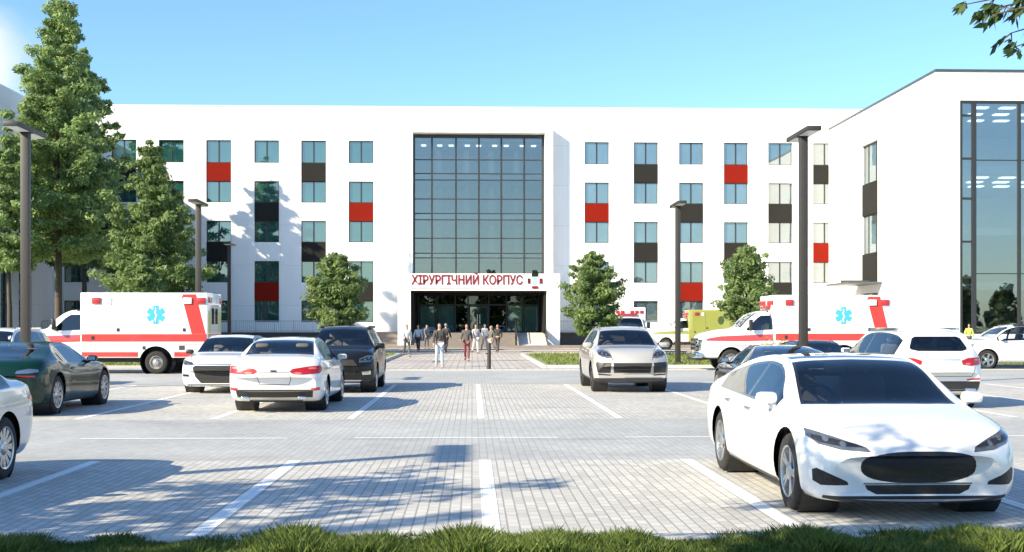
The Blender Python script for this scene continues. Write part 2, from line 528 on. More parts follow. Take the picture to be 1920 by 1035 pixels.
M = dict(
    paver=pavers('parking_pavers', (0.42, 0.408, 0.38), (0.53, 0.515, 0.485), (0.29, 0.28, 0.265), 0.20, 0.10, 0.45, 0.009),
    lane=pavers('lane_pavers', (0.345, 0.350, 0.345), (0.40, 0.405, 0.400), (0.29, 0.293, 0.29), 0.2, 0.1, 0.3, 0.008, 0.16),
    plaza=pavers('plaza_pavers', (0.40, 0.36, 0.335), (0.48, 0.44, 0.41), (0.24, 0.22, 0.20), 0.6, 0.3, 0.4, 0.02),
    kerb=mat('kerb_concrete', (0.46, 0.45, 0.43), 0.85, var=0.15, bump=0.3),
    line=worn('line_paint', (0.80, 0.80, 0.79)),
    lineb=worn('worn_line_paint', (0.64, 0.64, 0.64)),
    soil=mat('lawn_soil', (0.20, 0.23, 0.07), 0.95, var=0.35, vscale=1.2, bump=0.8, bscale=14),
    far=mat('far_ground', (0.16, 0.19, 0.10), 0.95, var=0.3, vscale=0.05),
    white=facade('white_facade_panels'),
    panelw=mat('white_panel', (0.84, 0.84, 0.835), 0.6, var=0.02, vscale=0.5),
    red=mat('red_panel', (0.205, 0.008, 0.002), 0.8, var=0.08, vscale=0.8, bump=0.1, spec=0.15),
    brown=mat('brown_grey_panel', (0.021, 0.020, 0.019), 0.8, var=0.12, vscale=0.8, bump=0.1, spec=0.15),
    frame=mat('dark_window_frame', (0.028, 0.030, 0.033), 0.45, var=0.1),
    plinth=mat('dark_plinth', (0.035, 0.037, 0.042), 0.6, var=0.15, vscale=1.0, bump=0.2),
    step=mat('step_stone', (0.22, 0.19, 0.17), 0.8, var=0.2, vscale=2.0, bump=0.3),
    ramp=mat('ramp_stone', (0.55, 0.54, 0.52), 0.7, var=0.1, vscale=1.0),
    spandrel=mat('spandrel_panel', (0.30, 0.27, 0.25), 0.7, var=0.08),
    coping=mat('dark_coping', (0.09, 0.10, 0.11), 0.4, 0.4, var=0.1),
    pane=window_glass('teal_pane', (0.013, 0.072, 0.074), 0.22, (1.0, 0.97, 0.9)),
    paneb=window_glass('blue_pane', (0.070, 0.110, 0.140), 0.29, (0.96, 0.97, 0.92)),
    wingglass=glass('wing_curtain_glass', (0.84, 0.88, 0.89), 0.22, (1.0, 0.95, 0.90)),
    frost=window_glass('frosted_pane', (0.05, 0.13, 0.14), 0.22, (0.85, 0.95, 1.0)),
    curtain=glass('curtain_glass', (0.82, 0.86, 0.87), 0.12, (1.0, 0.95, 0.90)),
    inner=mat('inner_wall', (0.68, 0.69, 0.69), 0.9, var=0.1),
    slab=mat('inner_slab', (0.52, 0.53, 0.53), 0.9, var=0.1),
    lawnblade=leafmat('lawn_blade', (0.10, 0.14, 0.03), (0.28, 0.33, 0.09), 0.4),
    lampo=emit('ceiling_lamp_light', (0.75, 0.95, 1.0), 1.6),
    pole=mat('lamp_pole_metal', (0.036, 0.033, 0.031), 0.55, 0.1, var=0.12, vscale=4),
    lens=mat('lamp_diffuser', (0.7, 0.72, 0.75), 0.4, var=0.05),
    rail=mat('rail_metal', (0.05, 0.055, 0.06), 0.4, 0.5, var=0.1),
    railg=mat('grey_rail_metal', (0.40, 0.43, 0.46), 0.4, 0.4, var=0.1),
    bark=mat('bark', (0.085, 0.068, 0.055), 0.9, var=0.35, vscale=5, bump=0.9, bscale=18),
    leafA=leafmat('conifer_leaf', (0.060, 0.120, 0.040), (0.44, 0.57, 0.23), 0.5),
    leafB=leafmat('young_leaf', (0.050, 0.112, 0.034), (0.36, 0.46, 0.18), 0.5),
    leafC=leafmat('dark_leaf', (0.020, 0.045, 0.014), (0.10, 0.15, 0.045)),
    blade=leafmat('grass_blade', (0.040, 0.075, 0.014), (0.19, 0.25, 0.06), 0.35),
    signred=mat('sign_red', (0.24, 0.010, 0.015), 0.4, var=0.05),
    # cars
    cwhite=paint('white_car_paint', (0.70, 0.70, 0.70)),
    csilver=paint('silver_car_paint', (0.50, 0.54, 0.57), 0.35),
    cbeige=paint('pale_beige_car_paint', (0.44, 0.43, 0.41), 0.15),
    cblack=paint('black_car_paint', (0.008, 0.008, 0.009), coat=0.35),
    cgreen=paint('dark_green_car_paint', (0.002, 0.024, 0.017), 0.0, 0.25, 0.4),
    cdark=paint('charcoal_car_paint', (0.022, 0.022, 0.026), 0.2),
    awhite=paint('ambulance_white', (0.82, 0.81, 0.80)),
    ared=paint('ambulance_red', (0.55, 0.045, 0.040)),
    agreen=paint('ambulance_lime', (0.29, 0.31, 0.075)),
    cglass=glass('car_glass', (0.90, 0.93, 0.93), 0.045, (1, 1, 1), 1.5),
    cdglass=glass('dark_car_glass', (0.10, 0.11, 0.12), 0.05, (1, 1, 1), 1.5),
    roofglass=mat('black_glass_roof', (0.010, 0.012, 0.016), 0.06, coat=1.0, spec=0.8),
    plastic=mat('black_plastic', (0.018, 0.018, 0.019), 0.5, var=0.2, vscale=30),
    mesh=mat('grille_mesh', (0.030, 0.029, 0.028), 0.45, 0.3, var=0.5, vscale=45, bump=1.0, bscale=120),
    trim=mat('black_window_trim', (0.012, 0.012, 0.013), 0.18, coat=0.6),
    gloss=mat('gloss_black_grille', (0.012, 0.012, 0.013), 0.14, var=0.6, vscale=60, bump=0.35, bscale=70, coat=0.5),
    gap=mat('panel_gap', (0.05, 0.05, 0.052), 0.8),
    chrome=mat('chrome', (0.75, 0.76, 0.78), 0.12, 1.0),
    alloy=mat('alloy_rim', (0.48, 0.49, 0.50), 0.3, 0.85, var=0.1),
    alloyd=mat('dark_alloy_rim', (0.07, 0.07, 0.075), 0.35, 0.6),
    steel=mat('steel_rim', (0.42, 0.41, 0.40), 0.4, 0.6, var=0.15),
    tyre=mat('tyre_rubber', (0.022, 0.021, 0.020), 0.85, var=0.3, vscale=12, bump=0.3),
    lampclear=mat('headlight_lens', (0.16, 0.18, 0.20), 0.06, 0.5, var=0.6, vscale=14, coat=1.0),
    lampwhite=mat('lamp_reflector', (0.34, 0.37, 0.40), 0.10, 0.8),
    lamppink=mat('tail_lamp_clear', (0.60, 0.16, 0.14), 0.3, coat=0.3),
    lampdark=mat('lamp_housing', (0.02, 0.02, 0.022), 0.25, var=0.5, vscale=25, coat=1.0),
    lampred=mat('tail_lamp_red', (0.42, 0.010, 0.010), 0.2, var=0.45, vscale=16, coat=0.3),
    lampdred=mat('reflector_red', (0.42, 0.02, 0.02), 0.25, coat=1.0),
    seat=mat('seat_leather', (0.10, 0.095, 0.09), 0.6, var=0.2, vscale=5),
    seatl=mat('tan_seat_leather', (0.46, 0.43, 0.40), 0.6, var=0.2, vscale=5),
    blue=mat('emblem_blue', (0.06, 0.40, 0.66), 0.4),
    lime=mat('reflective_lime', (0.42, 0.50, 0.08), 0.4),
)

# ------------------------------------------------------------------ the setting
def ground(name, x0, x1, y0, y1, z, m):
    bm = B()
    sheet(bm, x0, x1, y0, y1, z)
    o = obj(name, bm, m)
    return tag(o, kind='structure')

ground('ground', -900, 900, -900, 1200, -0.012, M['far'])
ground('parking_paving', -60, 60, 9.25, 15.0, 0.0, M['paver'])
ground('driving_lane', -60, 60, 15.0, 21.6, 0.0, M['lane'])
ground('parking_paving', -60, 60, 21.6, 34.6, 0.0, M['paver'])
ground('driving_lane', -60, 60, 34.6, 45.6, 0.0, M['lane'])
ground('walkway', -60, 60, 45.75, 101.5, 0.0, M['plaza'])
ground('lawn_ground', -60, 60, -30, 9.1, 0.03, M['soil'])
for x0, x1, px in ((-60, -4.25, 0), (3.0, 60, 0)):
    bm = B()
    box(bm, x0, x1, 48.2, 70, -0.05, 0.09)
    tag(obj('lawn', bm, M['soil']), kind='structure')

bm = B()
box(bm, -60, 60, 9.1, 9.25, -0.2, 0.07, 0.015)
tag(obj('kerb', bm, M['kerb'], smooth=30), kind='structure')
bm = B()
box(bm, -60, 60, 45.6, 45.75, -0.2, 0.03, 0.01)
tag(obj('kerb', bm, M['kerb'], smooth=30), kind='structure')
for x0, x1 in ((-60, -4.25), (3.0, 60)):
    bm = B()
    box(bm, x0, x1, 48.05, 48.2, -0.2, 0.12, 0.015)
    box(bm, x0, x1, 70.0, 70.15, -0.2, 0.12, 0.015)
    xe = x1 if x1 < 0 else x0
    s = 1 if x1 < 0 else -1
    box(bm, min(xe, xe + s * .15), max(xe, xe + s * .15), 48.05, 70.15, -0.2, 0.12, 0.015)
    tag(obj('lawn_kerb', bm, M['kerb'], smooth=30), kind='structure')

bm = B()
XL = [-21.85, -19.4, -16.95, -14.5, -12.05, -9.55, -7.1, -4.65, -2.2, 0.16, 2.68, 5.1, 7.55, 10.0, 12.45, 14.9, 17.35, 19.8]
for x in XL:
    sheet(bm, x - 0.075, x + 0.075, 9.25, 15.0, 0.004)
    sheet(bm, x - 0.065, x + 0.065, 21.75, 34.45, 0.004)
tag(obj('parking_bay_lines', bm, M['line']), kind='structure')
bm = B()
x = -30.0
off = XP(665, 18.0)
k = off - 4.05 * 9
while k < 40:
    sheet(bm, k, k + 3.05, 17.93, 18.07, 0.004)
    k += 4.05
sheet(bm, -40, 40, 28.02, 28.10, 0.0045)
tag(obj('lane_line', bm, M['lineb']), kind='structure')
# paving bands and the low step across the plaza
bm = B()
for y in (58.5, 78.0, 86.0):
    box(bm, -30, 28, y, y + 0.3, -0.1, 0.05 if y > 70 else 0.012)
box(bm, -30, 28, 92.0, 96.3, -0.1, 0.16)
tag(obj('plaza_step', bm, M['step']), kind='structure')

# ------------------------------------------------------------------ buildings
def wall_grid(bm, u0, u1, z0, z1, opens, depth, mi=0):
    """a wall in the plane y = 0 (inward +y) with rectangular openings and their reveals"""
    us = sorted({round(v, 4) for v in [u0, u1] + [a for o in opens for a in o[:2]] if u0 - 1e-6 <= v <= u1 + 1e-6})
    zs = sorted({round(v, 4) for v in [z0, z1] + [a for o in opens for a in o[2:]] if z0 - 1e-6 <= v <= z1 + 1e-6})
    vd = {}
    def v(u, z):
        if (u, z) not in vd: vd[(u, z)] = bm.verts.new((u, 0, z))
        return vd[(u, z)]
    for a, b in zip(us, us[1:]):
        for c, d in zip(zs, zs[1:]):
            mu, mz = (a + b) / 2, (c + d) / 2
            if any(o[0] < mu < o[1] and o[2] < mz < o[3] for o in opens): continue
            bm.faces.new((v(a, c), v(b, c), v(b, d), v(a, d)))
    for a, b, c, d in opens:
        for p, q in (((a, c), (a, d)), ((a, d), (b, d)), ((b, d), (b, c)), ((b, c), (a, c))):
            ngon(bm, [(p[0], 0, p[1]), (q[0], 0, q[1]), (q[0], depth, q[1]), (p[0], depth, p[1])])

def place(o, loc, rz):
    o.location = loc
    o.rotation_euler = (0, 0, rz)
    return o

_winmesh = {}
def window(parent, loc, rz, w, h, glassmat, mull=(0.0,), lab=None):
    key = (round(w, 2), round(h, 2), glassmat.name, mull)
    if key not in _winmesh:
        f = B()
        t = 0.07
        box(f, -w / 2, w / 2, .10, .18, -h / 2, -h / 2 + t)
        box(f, -w / 2, w / 2, .10, .18, h / 2 - t, h / 2)
        box(f, -w / 2, -w / 2 + t, .102, .178, -h / 2 + t, h / 2 - t)
        box(f, w / 2 - t, w / 2, .102, .178, -h / 2 + t, h / 2 - t)
        for m in mull:
            box(f, m - .055, m + .055, .095, .175, -h / 2 + t, h / 2 - t)
        p = B()
        box(p, -w / 2 + t * .8, w / 2 - t * .8, .135, .150, -h / 2 + t * .8, h / 2 - t * .8)
        fm = bpy.data.meshes.new('window'); f.to_mesh(fm); f.free(); fm.materials.append(M['frame'])
        pm = bpy.data.meshes.new('pane'); p.to_mesh(pm); p.free(); pm.materials.append(glassmat)
        _winmesh[key] = (fm, pm)
    fm, pm = _winmesh[key]
    o = place(meshobj('window', fm, parent), loc, rz)
    meshobj('pane', pm, o)
    return o

main = thing('hospital_building', 'long white five storey hospital block with red and brown panels between its windows', 'building', (0, 0, 0))
FY = 104.0
TOPZ = 20.6
ROWS = [(ZP(307, 885, FY), ZP(265, 885, FY)), (ZP(381, 885, FY), ZP(341, 885, FY)), (ZP(455, 885, FY), ZP(415, 885, FY)), (ZP(530, 885, FY), ZP(490, 885, FY)), (ZP(604, 885, FY), ZP(564, 885, FY))]
COLS = [(143, 'D.D.'), (232, 'D.R.'), (321, '.D.D'), (410, 'R.D.'), (500, '.D.R'), (588, 'D.D.'), (677, '.R.D'),
        (1119, '.R.D'), (1211, 'D.D.'), (1296, '.D.R'), (1380, 'R.D.'), (1463, '.D.D'), (1547, 'D.R.')]
opens, panels = [], []
W = 2.12
for px, pat in COLS:
    c = XP(px, FY)
    r = 0
    while r < 5:
        top = ROWS[r][1]
        bot = ROWS[r][0]
        e = r
        while e < 4 and pat[e] != '.':
            panels.append((c, ROWS[e + 1][1], ROWS[e][0], pat[e]))
            e += 1
            bot = ROWS[e][0]
        opens.append((c - W / 2, c + W / 2, bot, top))
        r = e + 1
PX0, PX1, PZ0, PZ1 = -5.1, 6.25, 1.15, 18.3
opens.append((PX0, PX1, PZ0, PZ1))
bm = B()
wall_grid(bm, -36.0, 36.0, 0, TOPZ, opens, 0.30)
sheet(bm, -36, 36, 0, 18, TOPZ)                                   # roof
for x in (-36, 36):
    ngon(bm, [(x, 0, 0), (x, 18, 0), (x, 18, TOPZ), (x, 0, TOPZ)])
ngon(bm, [(-36, 18, 0), (36, 18, 0), (36, 18, TOPZ), (-36, 18, TOPZ)])
place(obj('wall', bm, M['white'], main), (0, FY, 0), 0)
bm = B()
box(bm, -36, 36, FY - .05, FY + .35, TOPZ, TOPZ + .09)
obj('parapet_cap', bm, M['panelw'], main)
for c, z0, z1, k in panels:
    bm = B()
    box(bm, c - W / 2, c + W / 2, FY + .045, FY + .2, z0, z1)
    obj('panel', bm, M['red' if k == 'R' else 'brown'], main)
for ci, (px, pat) in enumerate(COLS):
    for ri, (z0, z1) in enumerate(ROWS):
        window(main, (XP(px, FY), FY + .07, (z0 + z1) / 2), 0, W, z1 - z0, M['pane'] if px < 800 else M['paneb'])

# the glazed centre bay in its white frame
bm = B()
box(bm, -5.42, PX0, FY - 1.05, FY + .01, 0, 18.78)
box(bm, PX1, 6.94, FY - 1.05, FY + .01, 0, 18.78)
box(bm, PX0, PX1, FY - 1.05, FY + .01, PZ1, 18.78)
obj('portal_frame', bm, M['panelw'], main)
bm = B()
mx = [XP(p, FY) for p in (776, 810, 855, 898, 940, 983, 1018)]
for i, x in enumerate(mx):
    wv = .10 if i in (0, 6) else .075
    box(bm, x - wv, x + wv, FY - .02, FY + .16, 5.9, PZ1 - .005)
box(bm, PX0, PX1, FY - .03, FY + .17, PZ1 - .30, PZ1)
for z in (14.9, 14.35, 11.45, 10.9, 8.0, 7.6, 16.1, 12.7, 9.3):
    box(bm, PX0, PX1, FY + .005, FY + .12, z - .04, z + .04)
cw = obj('curtain_wall', bm, M['frame'], main)
bm = B()
box(bm, PX0 + .02, PX1 - .02, FY + .06, FY + .075, 5.9, PZ1 - .1)
obj('pane', bm, M['curtain'], cw)
for z in (14.62, 11.17, 7.8):
    bm = B()
    box(bm, PX0 + .03, PX1 - .03, FY + .12, FY + .16, z - .27, z + .27)
    obj('spandrel', bm, M['spandrel'], cw)
for z, t in ((14.62, .22), (11.17, .22), (7.8, .22), (4.65, .22), (17.83, .08)):
    bm = B()
    box(bm, PX0 - .68, PX1 + .68, FY + .3, FY + 8.99, z - t, z + t)
    obj('floor_slab', bm, M['slab'], main)
bm = B()
box(bm, PX0 - .9, PX1 + .9, FY + 9, FY + 9.2, 1, 18.2)
box(bm, PX0 - .9, PX0 - .7, FY + .3, FY + 9, 1, 18.2)
box(bm, PX1 + .7, PX1 + .9, FY + .3, FY + 9, 1, 18.2)
obj('inner_wall', bm, M['inner'], main)
for x in (-3.3, -.8, 1.5, 3.8):
    for z in (8.03, 11.40, 14.85):
        bm = B()
        box(bm, x, x + .5, FY + 5.5, FY + 6.0, z, z + (2.89 if z < 14 else 2.85))
        obj('column', bm, M['inner'], main)
def ceiling_lights(parent, spots, sx, sy):
    me = None
    for x, y, z in spots:
        if me is None:
            bm = B(); box(bm, -sx, sx, -sy, sy, -.025, .025)
            o = obj('ceiling_light', bm, M['lampo'], parent, loc=(x, y, z)); me = o.data
        else: meshobj('ceiling_light', me, parent, (x, y, z))
ceiling_lights(main, [(-4.3 + i * 1.22 + (i % 2) * .2, FY + 2.6, z) for z in (17.70,) for i in range(9)], .20, .30)

# entrance porch
PF = 97.0
bm = B()
box(bm, -6.0, -4.96, PF, FY - 1.06, 0, 5.94)
box(bm, 6.03, 7.1, PF, FY - 1.06, 0, 5.94)
box(bm, -4.96, 6.03, PF, FY - 1.06, 4.56, 5.94)
obj('entrance_porch', bm, M['panelw'], main)
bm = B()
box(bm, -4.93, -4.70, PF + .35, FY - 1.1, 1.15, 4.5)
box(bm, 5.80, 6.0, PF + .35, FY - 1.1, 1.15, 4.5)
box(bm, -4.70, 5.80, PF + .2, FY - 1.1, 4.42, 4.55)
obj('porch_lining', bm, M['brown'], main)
bm = B()
GY = FY - .98
for x in (-4.6, -3.05, -1.45, -.35, 1.42, 2.95, 4.4, 5.7):
    box(bm, x - .06, x + .06, GY, GY + .14, 1.15, 4.45)
for z in (1.2, 3.52, 4.40):
    box(bm, -4.65, 5.75, GY + .005, GY + .135, z - .06, z + .06)
eg = obj('entrance_glazing', bm, M['frame'], main)
bm = B()
box(bm, -4.6, 5.7, GY + .06, GY + .075, 1.2, 4.4)
obj('pane', bm, M['cdglass'], eg)
for a, b in ((-4.45, -3.15), (-2.95, -1.55), (3.05, 4.3), (4.5, 5.62)):
    bm = B()
    box(bm, a, b, GY + .03, GY + .05, 1.28, 3.42)
    obj('frosted_screen', bm, M['frost'], eg)
bm = B()
box(bm, -.27, 1.34, GY - .02, GY + .045, 1.26, 1.36)
box(bm, -.27, 1.34, GY - .02, GY + .045, 3.34, 3.44)
for x in (-.27, .50, 1.24):
    box(bm, x, x + .1, GY - .02, GY + .044, 1.36, 3.34)
dr = obj('entrance_door', bm, M['frame'], main)
bm = B()
box(bm, -.18, 1.25, GY + .004, GY + .014, 1.36, 3.34)
obj('pane', bm, M['pane'], dr)
bm = B()
for x in (.44, .66):
    tube(bm, [(x, GY - .07, 1.9), (x, GY - .07, 2.7)], .02, 6)
obj('handle', bm, M['chrome'], dr)
bm = B()
box(bm, -4.95, 6.02, 98.9, FY + .2, 0, 1.15)
n = 7
for i in range(n):
    box(bm, -4.95, 3.5, 96.9 + i * .29, 98.9, i * 1.15 / n + .001, (i + 1) * 1.15 / n - .002)
obj('entrance_steps', bm, M['step'], main)
bm = B()
prism(bm, [(94.6, .02), (98.89, 1.155), (98.89, 0.6), (94.6, -.2)], 3.62, 6.0, lambda a, b, t: (t, a, b))
obj('ramp', bm, M['ramp'], main)
for x0, x1 in ((-36, -6.0), (7.1, 31.2)):
    bm = B()
    box(bm, x0, x1, 101.0, FY + .01, 0, 1.12)
    tr = obj('terrace', bm, M['plinth'], main)
    bm = B()
    box(bm, x0, x1, 100.9, FY + .01, 1.12, 1.2)
    obj('terrace_slab', bm, M['step'], tr)
bm = B()
for i in range(6):
    box(bm, -8.6, -6.02, 99.2 + i * .3, 101.0, i * .19 + .001, (i + 1) * .19 - .002)
obj('terrace_steps', bm, M['step'], main)

def railing(label, x0, x1, y, z, h, m, panel=False):
    bm = B()
    n = int(abs(x1 - x0) / .16)
    box(bm, x0, x1, y - .025, y + .025, z + h - .05, z + h)
    box(bm, x0, x1, y - .02, y + .02, z + .08, z + .12)
    for i in range(n + 1):
        x = x0 + (x1 - x0) * i / n
        w = .03 if i % 10 == 0 else .012
        box(bm, x - w, x + w, y - .015, y + .015, z, z + h - .04)
    return tag(obj('railing', bm, m), label, 'railing')
railing('grey metal baluster railing on the terrace left of the hospital entrance', -35.8, -8.7, 101.15, 1.2, .95, M['railg'])
railing('grey metal baluster railing on the terrace right of the hospital entrance', 7.2, 31.0, 101.15, 1.2, .95, M['railg'])
def handrail(label, x):
    bm = B()
    p0, p1 = (x, 94.9, .1), (x, 98.9, 1.2)
    for t in (0, .33, .66, 1):
        q = [a + (b - a) * t for a, b in zip(p0, p1)]
        tube(bm, [q, (q[0], q[1], q[2] + .95)], .025, 6)
    for h in (.95, .5):
        tube(bm, [(p0[0], p0[1], p0[2] + h), (p1[0], p1[1], p1[2] + h), (p1[0], 100.5, 1.2 + h)], .03, 6)
    ngon(bm, [(x, p0[1], .2), (x, p1[1], 1.3), (x, p1[1], 2.0), (x, p0[1], .9)])
    return tag(obj('handrail', bm, M['rail']), label, 'handrail')
handrail('dark handrail on the right side of the pale entrance ramp', 5.94)
handrail('dark handrail between the entrance steps and the pale ramp', 3.56)

# writing and emblem over the porch
def text_mesh(name, body, size, m, depth, off, loc, width=None):
    cu = bpy.data.curves.new(name, 'FONT')
    cu.body = body
    cu.size = size
    cu.extrude = depth
    cu.offset = off
    cu.align_x = 'LEFT'
    tmp = bpy.data.objects.new(name, cu)
    COL.objects.link(tmp)
    dg = bpy.context.evaluated_depsgraph_get()
    me = bpy.data.meshes.new_from_object(tmp.evaluated_get(dg))
    bpy.data.objects.remove(tmp)
    me.name = name
    xs = [v.co.x for v in me.vertices]
    sx = width / (max(xs) - min(xs)) if width else 1
    x0 = min(xs)
    for v in me.vertices:
        v.co = Vector(((v.co.x - x0) * sx, -v.co.z, v.co.y))
    me.materials.clear()
    me.materials.append(m)
    return meshobj(name, me, None, loc)
sgn = text_mesh('sign_lettering', 'ХІРУРГІЧНИЙ КОРПУС', 1.01, M['signred'], .018, .024, (XP(771, PF), PF - .025, ZP(533, 875, PF)), XP(980, PF) - XP(771, PF))
tag(sgn, 'dark red Cyrillic lettering on the white fascia above the hospital entrance', 'sign')
bm = B()
box(bm, XP(771, PF), XP(965, PF), PF - .02, PF - .001, 4.70, 4.735)
tag(obj('sign_underline', bm, M['lampdred']), 'thin red strip under the lettering above the hospital entrance', 'sign strip')
ex, ez = XP(1003, PF), ZP(527, 1003, PF)
em = thing('emblem', 'cross shaped emblem with pale blue centre at the right end of the entrance lettering', 'emblem', (ex, PF - .001, ez))
bm = B()
box(bm, -.33, .33, -.04, 0, -.5, .52); box(bm, -.5, -.33, -.04, 0, -.2, .2); box(bm, .33, .5, -.04, 0, -.2, .2)
obj('backing', bm, M['panelw'], em)
bm = B()
box(bm, -.17, .17, -.06, -.041, -.34, .34)
obj('centre', bm, mat('emblem_pale_blue', (.35, .66, .76), .4), em)
bm = B()
box(bm, -.27, .27, -.062, -.041, .44, .60)
prism(bm, [(-.3, .36), (.3, .36), (.22, .46), (-.22, .46)], -.062, -.042)
obj('arm', bm, M['brown'], em)
bm = B(); box(bm, -.60, -.36, -.062, -.03, -.2, .22); obj('arm', bm, mat('emblem_maroon', (.10, .012, .015), .4), em)
bm = B(); box(bm, .36, .60, -.062, -.03, -.2, .22); obj('arm', bm, mat('emblem_dark_red', (.22, .012, .015), .4), em)
bm = B(); box(bm, -.24, .24, -.062, -.041, -.62, -.40); obj('arm', bm, M['signred'], em)

# right wing
rw = thing('hospital_wing', 'white hospital wing with tall glazing and a dark roof edge on the right', 'building', (0, 0, 0))
RX, RY, RZ = 31.2, 79.8, 18.85
zs = [(ZP(342, 1637, 93.3), ZP(268, 1637, 93.3)), (ZP(475, 1637, 93.3), ZP(402, 1637, 93.3))]
zlow = ZP(530, 1637, 93.3)
ya, yb = 91.4, 95.3
bm = B()
# side wall faces -x: local x runs to -Y
wall_grid(bm, -(FY + 6), -RY, 0, RZ, [(-yb, -ya, zlow, zs[0][1]), (-yb, -ya, 1.0, 4.3)], .35)
place(obj('wall', bm, M['white'], rw), (RX, 0, 0), R(-90))
FX0 = XP(1800, RY)
bm = B()
wall_grid(bm, RX, 60, 0, RZ, [(FX0, 56, 1.15, 16.9)], .3)
place(obj('wall', bm, M['white'], rw), (0, RY, 0), 0)
bm = B()
sheet(bm, RX, 60, RY, FY + 6, RZ)
ngon(bm, [(60, RY, 0), (60, FY + 6, 0), (60, FY + 6, RZ), (60, RY, RZ)])
obj('roof', bm, M['coping'], rw)
bm = B()
box(bm, RX - .06, RX + .3, RY - .06, FY + 6, RZ - .02, RZ + .14)
box(bm, RX + .3, 60, RY - .06, RY + .3, RZ - .02, RZ + .14)
obj('roof_edge', bm, M['coping'], rw)
for z0, z1 in zs:
    window(rw, (RX + .14, (ya + yb) / 2, (z0 + z1) / 2), R(-90), yb - ya, z1 - z0, M['paneb'], (-.9, .9))
for z0, z1 in ((zs[1][1], zs[0][0]), (zlow, zs[1][0])):
    bm = B()
    box(bm, RX + .08, RX + .34, ya, yb, z0, z1)
    obj('panel', bm, M['brown'], rw)
window(rw, (RX + .14, (ya + yb) / 2, 2.65), R(-90), yb - ya, 3.3, M['paneb'], (-.9, .9))
bm = B()
box(bm, 28.6, RX - .005, 90.4, 96.2, 4.93, 5.07)
box(bm, 28.9, RX - .005, 93.2, 93.3, 5.07, 5.3)
obj('canopy', bm, M['coping'], rw)
bm = B()
mxs = [FX0 + .08, XP(1827, RY), XP(1912, RY), 39.5, 42.6, 45.7, 48.8, 51.9, 55.9]
for i, x in enumerate(mxs):
    wv = .15 if i == 1 else .10
    box(bm, x - wv, x + wv, RY + .02, RY + .26, 1.15, 16.9)
for py in (216, 297, 372, 453, 520):
    z = ZP(py, 1812, RY)
    box(bm, FX0, mxs[1], RY + .04, RY + .24, z - .07, z + .07)
for z in (ZP(300, 1860, RY), ZP(513, 1860, RY)):
    box(bm, mxs[1], 56, RY + .05, RY + .23, z - .03, z + .03)
box(bm, FX0, 56, RY + .01, RY + .27, 16.72, 16.9)
box(bm, FX0, 56, RY + .01, RY + .27, 1.15, 1.3)
cw = obj('curtain_wall', bm, M['frame'], rw)
bm = B()
box(bm, FX0 + .05, 55.9, RY + .10, RY + .115, 1.2, 16.8)
obj('pane', bm, M['wingglass'], cw)
for z in (12.3, 8.1, 4.4, 17.15):
    bm = B()
    box(bm, RX + .5, 59, RY + .5, RY + 15.99, z - .25, z + .25)
    obj('floor_slab', bm, M['slab'], rw)
bm = B()
box(bm, RX + .5, 59, RY + 16, RY + 16.2, 0, 17)
box(bm, RX + .4, RX + .5, RY + .5, RY + 16, 0, 17)
obj('inner_wall', bm, M['inner'], rw)
ceiling_lights(rw, [(RX + 2.2 + i * 1.9 + (j % 2) * .7, RY + 2.5 + j * 2.6, z) for z in (16.85, 12.0) for i in range(5) for j in range(3)], .5, .3)

# left wing
lw = thing('hospital_wing', 'shaded white hospital wing with tall glass strips behind the trees on the left', 'building', (0, 0, 0))
LX, LY, LZ = -36.0, 76.0, 20.2
bm = B()
lop = [(86.5, 88.6, 1.3, 10.2), (92.9, 95.0, 1.3, 10.2), (96.6, 99.4, 1.3, 10.2)]
wall_grid(bm, LY, FY + 6, 0, LZ, lop, .3)
place(obj('wall', bm, M['white'], lw), (LX, 0, 0), R(90))
bm = B()
wall_grid(bm, -60, LX, 0, LZ, [], .3)
place(obj('wall', bm, M['white'], lw), (0, LY, 0), 0)
bm = B()
sheet(bm, -60, LX, LY, FY + 6, LZ)
ngon(bm, [(-60, LY, 0), (-60, FY + 6, 0), (-60, FY + 6, LZ), (-60, LY, LZ)])
obj('roof', bm, M['panelw'], lw)
for a, b, c, d in lop:
    f = B()
    for y in (a + .06, (a + b) / 2, b - .06):
        box(f, -.22, -.08, y - .06, y + .06, c, d)
    for z in (c + .06, 3.3, 4.4, 6.2, 8.3, d - .06):
        box(f, -.215, -.085, a + .12, (a + b) / 2 - .06, z - .05, z + .05)
        box(f, -.215, -.085, (a + b) / 2 + .06, b - .12, z - .05, z + .05)
    w = obj('window', f, M['frame'], lw, loc=(LX, 0, 0))
    f = B()
    box(f, -.16, -.145, a + .05, b - .05, c + .05, d - .05)
    obj('pane', f, M['pane'], w)

